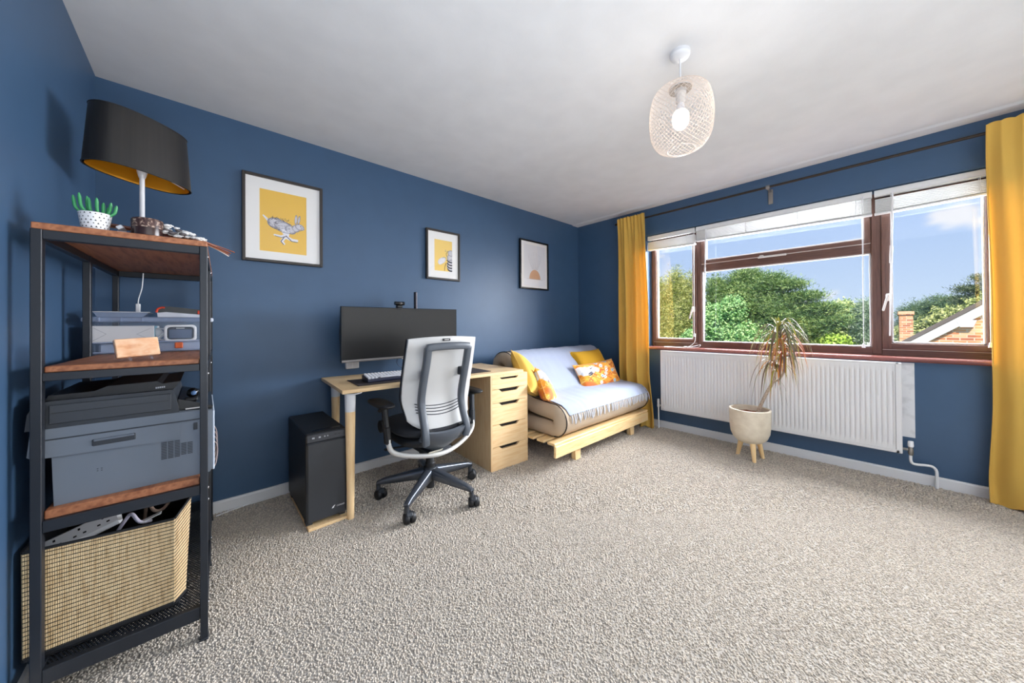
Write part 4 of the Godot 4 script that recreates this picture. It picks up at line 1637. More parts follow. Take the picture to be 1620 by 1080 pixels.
# ---------------------------------------------------------------- desk, drawers, computer
func desk_group() -> void:
	var turn := deg_to_rad(-3.5)
	var T := 0.712
	# desk: local x along the front edge, z from the front edge backwards is negative
	var t := thing("desk", "pale oak desk top on tapered wooden legs with white tops", "desk", Vector3(-2.921, 0, 0.607), turn)
	var top := MB.new()
	top.span(Vector3(0, T - 0.021, -0.597), Vector3(1.285, T, 0), 0.002)
	obj("top", top, M.oak_x, t)
	for q in [[0.047, -0.033], [0.072, -0.525]]:
		var l := MB.new()
		l.lathe([Vector2(0.0, 0.0), Vector2(0.0175, 0.0), Vector2(0.018, 0.002), Vector2(0.026, 0.592), Vector2(0.026, 0.592)], Vector3(q[0], 0, q[1]), 24)
		var lo := obj("leg", l, M.oak_y, t)
		var u := MB.new()
		u.lathe([Vector2(0.0262, 0.588), Vector2(0.0285, 0.686), Vector2(0.0285, 0.686)], Vector3(q[0], 0, q[1]), 24)
		obj("leg_collar", u, M.white_paint, lo, "white painted top of the leg")
		var pl := MB.new()
		pl.lathe([Vector2(0.0285, 0.680), Vector2(0.05, 0.686), Vector2(0.05, 0.686), Vector2(0.05, T - 0.0212)], Vector3(q[0] + 0.012, 0, q[1]), 24)
		obj("mounting_plate", pl, M.white_paint, lo)
	# drawer unit
	var d := thing("drawer_unit", "oak chest of five drawers holding up the right end of the desk", "drawers", Vector3(-1.952, 0, 0.668), turn)
	var W := 0.352
	var H := T - 0.0215
	var D := 0.58
	var b := MB.new()
	b.span(Vector3(0, 0, -D), Vector3(0.018, H, -0.001), 0.001)
	b.span(Vector3(W - 0.018, 0, -D), Vector3(W, H, -0.001), 0.001)
	b.span(Vector3(0.018, H - 0.018, -D), Vector3(W - 0.018, H, -0.001), 0.001)
	b.span(Vector3(0.018, 0.0, -D), Vector3(W - 0.018, 0.018, -0.001), 0.001)
	b.span(Vector3(0.018, 0.018, -D), Vector3(W - 0.018, H - 0.018, -D + 0.006))
	obj("body", b, M.oak_y, d)
	var ys := [0.681, 0.589, 0.490, 0.333, 0.172, 0.006]
	for k in 5:
		var y1: float = ys[k] - 0.0015
		var y0: float = ys[k + 1] + 0.0015
		var x0 := 0.0145
		var x1 := W - 0.003
		var cx := (x0 + x1) / 2 - 0.012
		var f := MB.new()
		f.prism(PackedVector2Array([Vector2(x0, y0), Vector2(x1, y0), Vector2(x1, y1), Vector2(cx + 0.096, y1), Vector2(cx + 0.072, y1 - 0.022), Vector2(cx - 0.068, y1 - 0.022), Vector2(cx - 0.096, y1), Vector2(x0, y1)]), -0.016, 0.0)
		var fo := obj("drawer", f, M.oak_x, d)
		var c := MB.new()
		c.span(Vector3(cx - 0.097, y1 - 0.03, -0.05), Vector3(cx + 0.097, y1 + 0.001, -0.02))
		obj("grip_hollow", c, M.dark_hole, fo)
	# desk mat and keyboard
	var Y := T + 0.0005
	var mt := MB.new()
	mt.span(Vector3(0.10, Y, -0.335), Vector3(1.03, Y + 0.004, -0.075), 0.0015)
	var mo := one("desk_mat", mt, mat(Color8(58, 50, 50), 0.8), "long dark brown desk mat under the keyboard", "mat")
	mo.position = Vector3(-2.921, 0, 0.607)
	mo.rotation.y = turn
	var k := thing("keyboard", "compact keyboard with pale keys on a dark blue body", "keyboard", Vector3(-2.58, Y + 0.0045, 0.43), deg_to_rad(-3.0))
	var kb := MB.new()
	kb.prism(PackedVector2Array([Vector2(-0.066, 0.008), Vector2(0.062, 0.0), Vector2(0.066, 0.006), Vector2(0.064, 0.016), Vector2(-0.06, 0.034), Vector2(-0.066, 0.03)]), -0.16, 0.16, Transform3D(Basis(Vector3.BACK, Vector3.UP, Vector3.RIGHT), Vector3.ZERO))
	kb.box(Vector3(-0.14, 0.006, -0.05), Vector3(0.02, 0.012, 0.02), 0.002)
	kb.box(Vector3(0.14, 0.006, -0.05), Vector3(0.02, 0.012, 0.02), 0.002)
	obj("body", kb, mat(Color8(34, 38, 62), 0.4), k)
	var tilt := Basis(Vector3.RIGHT, 0.143)
	var cap := MB.new()
	var rings := []
	for q in [[0.0078, 0.0], [0.0076, 0.004], [0.006, 0.010], [0.0054, 0.0108]]:
		var r := []
		for c in [[-1, -1], [1, -1], [1, 1], [-1, 1]]:
			r.append(tilt * Vector3(c[0] * q[0], q[1], c[1] * q[0]))
		rings.append(r)
	for e in 3:
		for c in 4:
			var o: Vector3 = rings[e][c] + rings[e][(c + 1) % 4]
			cap.poly([rings[e][c], rings[e][(c + 1) % 4], rings[e + 1][(c + 1) % 4], rings[e + 1][c]], Vector3(o.x, 0.004, o.z))
	cap.poly(rings[3], Vector3.UP)
	var km := mat(Color8(222, 222, 226), 0.5)
	var cm := cap.mesh()
	var n := 0
	for r in 5:
		for c in 15:
			if r == 4 and c > 2 and c < 9:
				continue
			var o := MeshInstance3D.new()
			o.mesh = cm
			o.material_override = km
			o.name = "key" if n == 0 else "key_%03d" % n
			n += 1
			var z := -0.048 + r * 0.0205
			o.position = Vector3(-0.1445 + c * 0.0205, 0.0335 - (z + 0.06) * 0.145, z)
			k.add_child(o)
	var sp := MB.new()
	sp.box(Vector3(-0.0215, 0.0255, 0.034), Vector3(0.118, 0.009, 0.017), 0.002, tilt)
	obj("space_bar", sp, km, k)
	# monitor
	var m := thing("monitor", "wide curved black monitor above the desk", "monitor", Vector3(-2.42, T, 0.28), deg_to_rad(-0.5))
	var fwid := 0.418
	for s in [["screen", 0.0, M.screen], ["back_shell", -0.006, M.black]]:
		var rows := []
		for i in 25:
			var u := i / 12.0 - 1.0
			var x := u * (fwid - (0.006 if s[0] == "screen" else 0.0))
			var z := 0.022 * u * u
			if s[0] == "screen":
				rows.append([Vector3(x, 0.133, z), Vector3(x, 0.464, z)])
			else:
				rows.append([Vector3(x, 0.116, z + 0.0005), Vector3(x, 0.120, z + 0.004), Vector3(x, 0.132, z + 0.004), Vector3(x, 0.132, z - 0.001), Vector3(x, 0.465, z - 0.001), Vector3(x, 0.465, z + 0.002), Vector3(x, 0.470, z + 0.001), Vector3(x, 0.470, z - 0.022), Vector3(x, 0.30, z - 0.05), Vector3(x, 0.116, z - 0.022)])
		var g := MB.new()
		g.grid(rows, false, s[0] != "screen")
		if s[0] != "screen":
			for e in [0, 24]:
				g.poly([rows[e][0], rows[e][6], rows[e][7], rows[e][8], rows[e][9]], Vector3(e - 12, 0, 0))
		obj(s[0], g, s[2], m)
	var bz := MB.new()
	var pth := []
	for i in 25:
		var u := i / 12.0 - 1.0
		pth.append(Vector3(u * fwid, 0.1245, 0.022 * u * u + 0.0035))
	bz.tube(pth, 0.0085, 6, true, 0.4, Vector3.BACK)
	obj("lower_bezel", bz, mat(Color8(112, 108, 106), 0.35), m, "grey lower bezel")
	var lg := MB.new()
	lg.box(Vector3(0.0, 0.1145, 0.004), Vector3(0.04, 0.006, 0.01), 0.002)
	obj("control_nub", lg, M.dull_white, m)
	# the arm that carries it
	var a := thing("monitor_stand", "dark metal pole of the monitor arm rising behind the monitor", "monitor stand", Vector3(-2.278, T, 0.17))
	var po := MB.new()
	po.tube([Vector3(0, 0, 0), Vector3(0, 0.60, 0)], 0.0135, 16)
	obj("pole", po, mat(Color8(52, 50, 56), 0.25, 0.7), a)
	var cl := MB.new()
	cl.box(Vector3(0, 0.012, 0), Vector3(0.08, 0.022, 0.09), 0.004)
	obj("clamp", cl, M.black, a)
	var ar := MB.new()
	ar.bar(Vector3(0, 0.29, 0), Vector3(-0.135, 0.29, 0.055), 0.03, 0.03, 0.006)
	ar.box(Vector3(-0.14, 0.29, 0.056), Vector3(0.09, 0.09, 0.008), 0.002)
	obj("arm", ar, M.black, a)
	# webcam
	var w := thing("webcam", "small black webcam clipped on top of the monitor", "webcam", Vector3(-2.452, T + 0.4705, 0.275))
	var wb := MB.new()
	wb.tube([Vector3(-0.034, 0.032, 0), Vector3(0.034, 0.032, 0)], 0.013, 14)
	obj("body", wb, M.black_gloss, w)
	var wl := MB.new()
	wl.lathe([Vector2(0.0, 0.016), Vector2(0.009, 0.015), Vector2(0.011, 0.011), Vector2(0.011, 0.0)], Vector3(0.004, 0.032, 0), 16, Basis(Vector3.RIGHT, PI / 2))
	obj("lens", wl, mat(Color8(70, 66, 62), 0.2), w)
	var wc := MB.new()
	wc.box(Vector3(0, 0.010, -0.004), Vector3(0.04, 0.018, 0.03), 0.004)
	wc.box(Vector3(0, -0.006, 0.006), Vector3(0.036, 0.012, 0.006), 0.002)
	obj("clip", wc, M.black, w)
	# wall socket
	var s := thing("wall_socket", "white wall socket box below the left of the monitor", "socket", Vector3(-2.69, 0.782, 0.0))
	var sb := MB.new()
	sb.box(Vector3(0, 0, 0.016), Vector3(0.088, 0.05, 0.03), 0.004)
	obj("box", sb, M.white_gloss, s)
	var sf := MB.new()
	for q in [-0.02, 0.02]:
		sf.box(Vector3(q, 0.0, 0.0315), Vector3(0.03, 0.034, 0.002), 0.0008)
	obj("cover", sf, M.white_paint, s)
	# cables
	rod([Vector3(-2.44, 0.86, 0.24), Vector3(-2.45, 0.80, 0.22), Vector3(-2.42, 0.765, 0.20), Vector3(-2.36, 0.75, 0.18), Vector3(-2.30, 0.77, 0.19)], 0.0028, "monitor_cable", mat(Color8(58, 78, 108), 0.5), "thin cable looping below the monitor", "cable")
	rod([Vector3(-2.36, 0.86, 0.25), Vector3(-2.352, 0.80, 0.24), Vector3(-2.345, 0.74, 0.20), Vector3(-2.33, 0.718, 0.15)], 0.003, "display_cable", M.black, "dark cable dropping behind the keyboard", "cable")
	rod([Vector3(-2.865, 0.30, 0.07), Vector3(-2.80, 0.15, 0.04), Vector3(-2.70, 0.075, 0.03), Vector3(-2.55, 0.06, 0.025), Vector3(-2.40, 0.045, 0.025), Vector3(-2.2, 0.006, 0.03), Vector3(-2.02, 0.004, 0.04)], 0.0035, "white_mains_cable", M.white_gloss, "white cable drooping along the skirting below the desk", "cable")
	rod([Vector3(-3.42, 0.004, 0.05), Vector3(-3.32, 0.004, 0.022), Vector3(-3.22, 0.006, 0.021), Vector3(-3.10, 0.010, 0.022)], 0.004, "floor_cable", M.white_gloss, "white cable along the foot of the skirting left of the computer tower", "cable")
	# computer tower on its board
	var bd := MB.new()
	bd.span(Vector3(-3.074, 0.0, 0.065), Vector3(-2.880, 0.016, 0.570), 0.002)
	one("wooden_board", bd, M.oak_z, "thin wooden board on the carpet under the computer tower", "board")
	var c := thing("computer_tower", "tall black computer tower standing on the wooden board", "computer", Vector3(-2.982, 0.0165, 0.31))
	var cb := MB.new()
	cb.box(Vector3(0, 0.250, -0.008), Vector3(0.196, 0.462, 0.484), 0.006)
	obj("case", cb, M.black, c)
	for q in [[-0.08, -0.2], [0.08, -0.2], [-0.08, 0.2], [0.08, 0.2]]:
		var ft := MB.new()
		ft.box(Vector3(q[0], 0.0095, q[1]), Vector3(0.03, 0.019, 0.05), 0.003)
		obj("foot", ft, M.dark_plastic, c)
	var fr := MB.new()
	fr.box(Vector3(0, 0.2255, 0.240), Vector3(0.192, 0.413, 0.016), 0.008)
	obj("front_panel", fr, mat(Color8(54, 57, 62), 0.45), c)
	var tp := MB.new()
	tp.box(Vector3(0, 0.4555, 0.240), Vector3(0.192, 0.042, 0.016), 0.004)
	obj("port_strip", tp, mat(Color8(62, 64, 70), 0.4), c)
	for e in [[-0.066, 0.012, 0.008], [-0.036, 0.010, 0.008], [-0.012, 0.006, 0.007], [0.002, 0.006, 0.007], [0.040, 0.012, 0.003], [0.058, 0.012, 0.003]]:
		var po2 := MB.new()
		po2.box(Vector3(e[0], 0.458, 0.2485), Vector3(e[1], e[2], 0.002), 0.0006)
		obj("port", po2, mat(Color8(178, 180, 186), 0.3) if e[0] < 0.03 else M.black, c)
	var tv := MB.new()
	tv.box(Vector3(0.01, 0.4815, 0.19), Vector3(0.14, 0.001, 0.03))
	obj("top_vent", tv, M.black_gloss, c)
	# emblem and lettering low on the front
	var em := MB.new()
	var bse := Transform3D(Basis(), Vector3(0.020, 0.068, 0.0))
	em.prism(PackedVector2Array([Vector2(0.0, -0.006), Vector2(0.004, 0.002), Vector2(0.013, 0.009), Vector2(0.018, 0.008), Vector2(0.012, 0.002), Vector2(0.010, -0.004)]), 0.2478, 0.2492, bse)
	obj("emblem", em, M.white_gloss, c, "white sail shaped emblem")
	var tx := TextMesh.new()
	tx.text = "CORSAIR"
	tx.font = SystemFont.new()
	tx.font.font_names = PackedStringArray(["Droid Sans"])
	tx.font_size = 16
	tx.pixel_size = 0.00062
	tx.depth = 0.001
	var to := MeshInstance3D.new()
	to.name = "lettering"
	to.mesh = tx
	to.material_override = M.white_gloss
	to.position = Vector3(0.064, 0.069, 0.2488)
	c.add_child(to)


# ---------------------------------------------------------------- office chair
func chair() -> void:
	var c := thing("office_chair", "grey and white office chair on a five star base with castors", "chair", Vector3(-2.425, 0, 0.65))
	var arm_m := mat(Color8(92, 98, 108), 0.28, 0.55)
	# star base
	var hub := MB.new()
	hub.lathe([Vector2(0.0, 0.10), Vector2(0.036, 0.10), Vector2(0.044, 0.125), Vector2(0.044, 0.172), Vector2(0.036, 0.182), Vector2(0.0, 0.182)], Vector3.ZERO, 24)
	obj("hub", hub, M.dark_plastic, c)
	for k in 5:
		var a := deg_to_rad(70.0 + 72.0 * k)
		var d := Vector3(cos(a), 0, sin(a))
		var side := Vector3(-sin(a), 0, cos(a))
		var l := MB.new()
		var rows := []
		for s in 9:
			var f := s / 8.0
			var r := lerpf(0.025, 0.318, f)
			var yt := lerpf(0.178, 0.118, f)
			var w := lerpf(0.030, 0.015, f)
			var h := lerpf(0.062, 0.026, f)
			if s == 8:
				yt -= 0.008
				h -= 0.008
			var ring := []
			for q in [[-1, -1], [-1.0, 0.5], [-0.6, 1], [0.6, 1], [1.0, 0.5], [1, -1]]:
				ring.append(d * r + side * w * q[0] + Vector3.UP * (yt - h / 2 + h / 2 * q[1]))
			rows.append(ring)
		l.grid(rows, false, true)
		l.poly(rows[8], d)
		obj("leg", l, arm_m, c)
		# castor
		var at := d * 0.310
		var ca := MB.new()
		ca.tube([at + Vector3.UP * 0.10, at + Vector3.UP * 0.052], 0.013, 12)
		var co := obj("castor", ca, M.dark_plastic, c)
		var trail := Vector3(0.012, 0, 0.006)
		for s in [-1, 1]:
			var wv := MB.new()
			var axd := Basis(Vector3.UP, -0.5 + k * 0.35) * Vector3.RIGHT
			var up := Vector3.UP
			var bb := Basis(axd.cross(up).normalized() * -1.0, axd, up)
			bb = Basis(up.cross(axd).normalized(), axd, up.cross(axd).normalized().cross(axd))
			wv.lathe([Vector2(0.0, 0.0), Vector2(0.022, 0.0), Vector2(0.029, 0.004), Vector2(0.030, 0.014), Vector2(0.027, 0.026), Vector2(0.018, 0.030), Vector2(0.0, 0.030)], at + trail + Vector3.UP * 0.0305 + axd * s * 0.002, 20, Basis(bb.x, bb.y * s, bb.z * s))
			obj("wheel", wv, M.black, co)
		var hd := MB.new()
		hd.box(at + trail * 0.8 + Vector3.UP * 0.046, Vector3(0.050, 0.034, 0.050), 0.012, Basis(Vector3.UP, -0.5 + k * 0.35))
		obj("hood", hd, M.dark_plastic, co)
	# gas column
	var g := MB.new()
	g.lathe([Vector2(0.0, 0.052), Vector2(0.024, 0.052), Vector2(0.025, 0.054), Vector2(0.025, 0.12)], Vector3.ZERO, 20)
	g.lathe([Vector2(0.030, 0.18), Vector2(0.030, 0.205), Vector2(0.030, 0.205), Vector2(0.026, 0.21), Vector2(0.026, 0.232), Vector2(0.018, 0.236), Vector2(0.018, 0.30)], Vector3.ZERO, 20)
	obj("gas_column", g, M.black, c)
	# mechanism, seat pan, cushion
	var me := MB.new()
	me.box(Vector3(0, 0.305, 0.02), Vector3(0.16, 0.05, 0.24), 0.014)
	me.lathe([Vector2(0.0, 0.268), Vector2(0.07, 0.270), Vector2(0.085, 0.285), Vector2(0.085, 0.30)], Vector3(0, 0, 0.04), 24)
	me.box(Vector3(-0.17, 0.40, -0.06), Vector3(0.02, 0.014, 0.10), 0.005)
	obj("mechanism", me, M.dark_plastic, c)
	var lv := MB.new()
	lv.tube([Vector3(-0.08, 0.33, -0.02), Vector3(-0.19, 0.34, -0.02), Vector3(-0.24, 0.345, -0.02)], 0.006, 8)
	lv.box(Vector3(-0.255, 0.345, -0.02), Vector3(0.05, 0.012, 0.022), 0.005)
	obj("lever", lv, M.black, c)
	var kn := MB.new()
	kn.tube([Vector3(-0.262, 0.452, -0.13), Vector3(-0.225, 0.452, -0.13)], 0.036, 20)
	obj("knob", kn, M.black, c)
	var pan := MB.new()
	slab(pan, Vector3(0, 0.395, -0.03), Vector3(0.225, 0.050, 0.215), 3.2)
	obj("seat_pan", pan, M.black, c)
	var seat := MB.new()
	slab(seat, Vector3(0, 0.452, -0.04), Vector3(0.245, 0.042, 0.235), 3.5)
	obj("seat", seat, mat(Color8(32, 34, 40), 0.85), c)
	# back: white shell with the dark pad in front of it
	var shell := mat(Color8(204, 203, 201), 0.4)
	for s in [["back_shell", 0.0, shell], ["back_pad", -0.022, mat(Color8(34, 36, 44), 0.9)]]:
		var rows := []
		var nu := 17
		for side in 2:
			for j in 21:
				var f := j / 20.0
				var r := []
				for i in nu:
					var u := i / 8.0 - 1.0
					r.append(back_point(u, f) + Vector3(0, 0, s[1] - (0.012 if side == 1 else 0.0)))
				if side == 0:
					rows.append(r)
				else:
					rows.insert(21, r)
		var b := MB.new()
		b.grid(rows, true, false)
		for i in [0, nu - 1]:
			for j in 20:
				b.poly([rows[j][i], rows[j + 1][i], rows[41 - j - 1][i], rows[41 - j][i]], Vector3(i - 8, 0, 0))
		obj(s[0], b, s[2], c)
	for k in 4:
		var sl := MB.new()
		var path := []
		for i in 15:
			var u := (i / 7.0 - 1.0) * 0.70
			var f := (0.985 - (0.640 - k * 0.0145)) / 0.47
			path.append(back_point(u, f) + Vector3(0, 0, 0.0003))
		sl.tube(path, 0.0028, 6)
		obj("slot", sl, M.dark_plastic, c)
	var pl := MB.new()
	pl.box(back_point(-0.02, 0.035) + Vector3(0, 0, 0.001), Vector3(0.052, 0.014, 0.004), 0.0018)
	obj("badge", pl, M.black, c, "small dark badge")
	var tx := MB.new()
	for k in 5:
		tx.box(back_point(-0.02, 0.035) + Vector3(-0.0115 + k * 0.0058, 0, 0.0036), Vector3(0.0042, 0.0055, 0.0012))
	obj("badge_lettering", tx, M.dull_white, c)
	# grey loop frame
	var fr := MB.new()
	var mid := []
	var zf := [[0.936, 0.254, 0.131], [0.90, 0.245, 0.131], [0.84, 0.229, 0.131], [0.76, 0.204, 0.132], [0.68, 0.180, 0.132], [0.62, 0.172, 0.132], [0.55, 0.190, 0.132], [0.49, 0.214, 0.134], [0.44, 0.226, 0.136], [0.40, 0.218, 0.130]]
	var left := []
	var right := []
	for q in zf:
		left.append(Vector3(-q[2] - 0.012, q[0], q[1]))
		right.append(Vector3(q[2] - 0.012, q[0], q[1]))
	var loop := [] + left
	loop.reverse()
	loop = smooth(loop, 4)
	var n_left := loop.size()
	for k in 9:
		var u := k / 8.0 * 2.0 - 1.0
		if absf(u) < 0.9:
			loop.append(Vector3(u * 0.128 - 0.012, 0.938 + 0.004 * (1.0 - u * u), 0.250 + 0.012 * (1.0 - u * u)))
	loop.append_array(smooth(right, 4))
	var rings := []
	for k in loop.size():
		var a: Vector3 = loop[maxi(k - 1, 0)]
		var b: Vector3 = loop[mini(k + 1, loop.size() - 1)]
		var tg := (b - a).normalized()
		var nz := (Vector3(0, 0, 1) - tg * tg.z).normalized()
		var sd := tg.cross(nz)
		var ring := []
		for q in [[-1.0, -1.0], [-1.0, 0.4], [-0.6, 1.0], [0.6, 1.0], [1.0, 0.4], [1.0, -1.0]]:
			ring.append(loop[k] + sd * 0.0205 * q[0] + nz * 0.013 * q[1])
		rings.append(ring)
	fr.grid(rings, false, true)
	obj("back_frame", fr, M.chair_grey, c)
	for s in [-1, 1]:
		for y in [0.80, 0.50]:
			var lk := MB.new()
			var q := back_point(s * 0.52, (0.985 - y) / 0.47)
			lk.box(q + Vector3(0, 0, 0.010), Vector3(0.03, 0.05, 0.022), 0.004)
			obj("back_link", lk, M.black, c)
	# broad lower band joining the frame to the mechanism
	var bd := MB.new()
	var rows2 := []
	for j in 9:
		var f := j / 8.0
		var r := []
		for i in 17:
			var u := i / 8.0 - 1.0
			var y := lerpf(0.455, 0.325, f) + 0.012 * u * u * (1.0 - f) + 0.055 * u * u * f
			var z := lerpf(0.250, 0.140, pow(f, 1.8)) - 0.030 * u * u
			r.append(Vector3(u * (0.152 - 0.012 * f) - 0.010, y, z))
		rows2.append(r)
	var back2 := []
	for r in rows2:
		back2.append(r.map(func(v): return v + Vector3(0, 0.004, -0.022)))
	bd.grid(rows2)
	bd.grid(back2)
	for i in 16:
		bd.poly([rows2[0][i], rows2[0][i + 1], back2[0][i + 1], back2[0][i]], Vector3.UP)
	for j in 8:
		for e in [0, 16]:
			bd.poly([rows2[j][e], rows2[j + 1][e], back2[j + 1][e], back2[j][e]], Vector3(e - 8, 0, 0))
	obj("lower_band", bd, M.chair_grey, c)
	var lb := MB.new()
	lb.box(Vector3(-0.055, 0.330, 0.163), Vector3(0.09, 0.024, 0.003), 0.001, Basis(Vector3.RIGHT, deg_to_rad(52)))
	obj("care_label", lb, mat(Color8(226, 220, 204), 0.6), c)
	# white carrier of the arm rests, bent under the back
	var wc := MB.new()
	wc.tube(smooth([Vector3(-0.284, 0.425, 0.05), Vector3(-0.282, 0.385, 0.055), Vector3(-0.262, 0.350, 0.07), Vector3(-0.20, 0.326, 0.10), Vector3(-0.10, 0.308, 0.135), Vector3(0.0, 0.302, 0.15), Vector3(0.10, 0.314, 0.135), Vector3(0.20, 0.338, 0.10), Vector3(0.262, 0.366, 0.07), Vector3(0.284, 0.395, 0.055), Vector3(0.286, 0.425, 0.05)], 5), 0.021, 10, true, 0.62)
	obj("arm_carrier", wc, mat(Color8(224, 222, 218), 0.4), c, "white arm carrier")
	for s in [-1, 1]:
		var po := MB.new()
		po.bar(Vector3(s * 0.285, 0.395, 0.05), Vector3(s * 0.290, 0.50, 0.042), 0.036, 0.042, 0.01, Vector3.BACK)
		po.bar(Vector3(s * 0.290, 0.48, 0.044), Vector3(s * 0.298, 0.598, 0.03), 0.030, 0.034, 0.008, Vector3.BACK)
		po.bar(Vector3(s * 0.298, 0.585, 0.03), Vector3(s * 0.300, 0.604, 0.02), 0.05, 0.075, 0.008, Vector3.BACK)
		obj("arm_post", po, M.dark_plastic if s > 0 else M.black, c)
		var pd := MB.new()
		slab(pd, Vector3(s * 0.302, 0.618, -0.01), Vector3(0.046, 0.016, 0.135), 3.0)
		obj("arm_pad", pd, M.black, c)


# point of the chair back, u across, f from the top down
func back_point(u: float, f: float) -> Vector3:
	var ytop := 0.985 + 0.018 * (1.0 - u * u) * 0.6
	var ybot := lerpf(0.525, 0.445, pow(1.0 - u * u, 0.8))
	var y := lerpf(ytop, ybot, f)
	var w := 0.222 - 0.02 * smoothstep(0.7, 1.0, f) + 0.006 * sin(PI * f)
	var z := 0.215
	# smooth interpolation of the profile
	var prof := [Vector2(1.05, 0.236), Vector2(0.985, 0.222), Vector2(0.80, 0.178), Vector2(0.68, 0.148), Vector2(0.60, 0.143), Vector2(0.52, 0.166), Vector2(0.43, 0.196), Vector2(0.36, 0.20)]
	for k in range(1, prof.size() - 2):
		if y <= prof[k].x and y >= prof[k + 1].x:
			var t: float = (prof[k].x - y) / (prof[k].x - prof[k + 1].x)
			z = prof[k].cubic_interpolate(prof[k + 1], prof[k - 1], prof[k + 2], t).y
			break
	return Vector3(u * w - 0.008, y, z - 0.030 * u * u)


# cushion like superellipsoid
func slab(b: MB, at: Vector3, r: Vector3, e: float) -> void:
	var rows := []
	for k in 17:
		var p := PI * k / 16.0
		var row := []
		for s in 40:
			var w := TAU * s / 40
			var cx := signf(cos(w)) * pow(absf(cos(w)), 2.0 / e)
			var cz := signf(sin(w)) * pow(absf(sin(w)), 2.0 / e)
			var q := pow(sin(p), 0.55)
			row.append(at + Vector3(cx * q * r.x, cos(p) * r.y, cz * q * r.z))
		rows.append(row)
	b.grid(rows, false, true)


# ---------------------------------------------------------------- futon, cushions, plant
func mattress_path() -> Array:
	var p := [Vector2(0.33, 0.258), Vector2(0.45, 0.256), Vector2(0.60, 0.256), Vector2(0.76, 0.256)]
	for k in 9:
		var a := -PI / 2 + PI * k / 8.0
		p.append(Vector2(0.845 + cos(a) * 0.064, 0.318 + sin(a) * 0.062))
	p.append_array([Vector2(0.78, 0.386), Vector2(0.70, 0.392), Vector2(0.62, 0.402), Vector2(0.57, 0.418), Vector2(0.535, 0.448), Vector2(0.50, 0.50), Vector2(0.455, 0.56), Vector2(0.40, 0.63), Vector2(0.345, 0.695)])
	for k in 7:
		var a := 0.62 + (PI - 0.35) * k / 6.0 * 0.9
		p.append(Vector2(0.262 + cos(a) * 0.085, 0.690 + sin(a) * 0.062))
	p.append_array([Vector2(0.172, 0.60), Vector2(0.168, 0.48), Vector2(0.165, 0.36)])
	return p


# offset of the path by o on its outer side
func path_at(p: Array, k: int, o: float) -> Vector2:
	var a: Vector2 = p[maxi(k - 1, 0)]
	var b: Vector2 = p[mini(k + 1, p.size() - 1)]
	var t := (b - a).normalized()
	return p[k] + Vector2(t.y, -t.x) * o


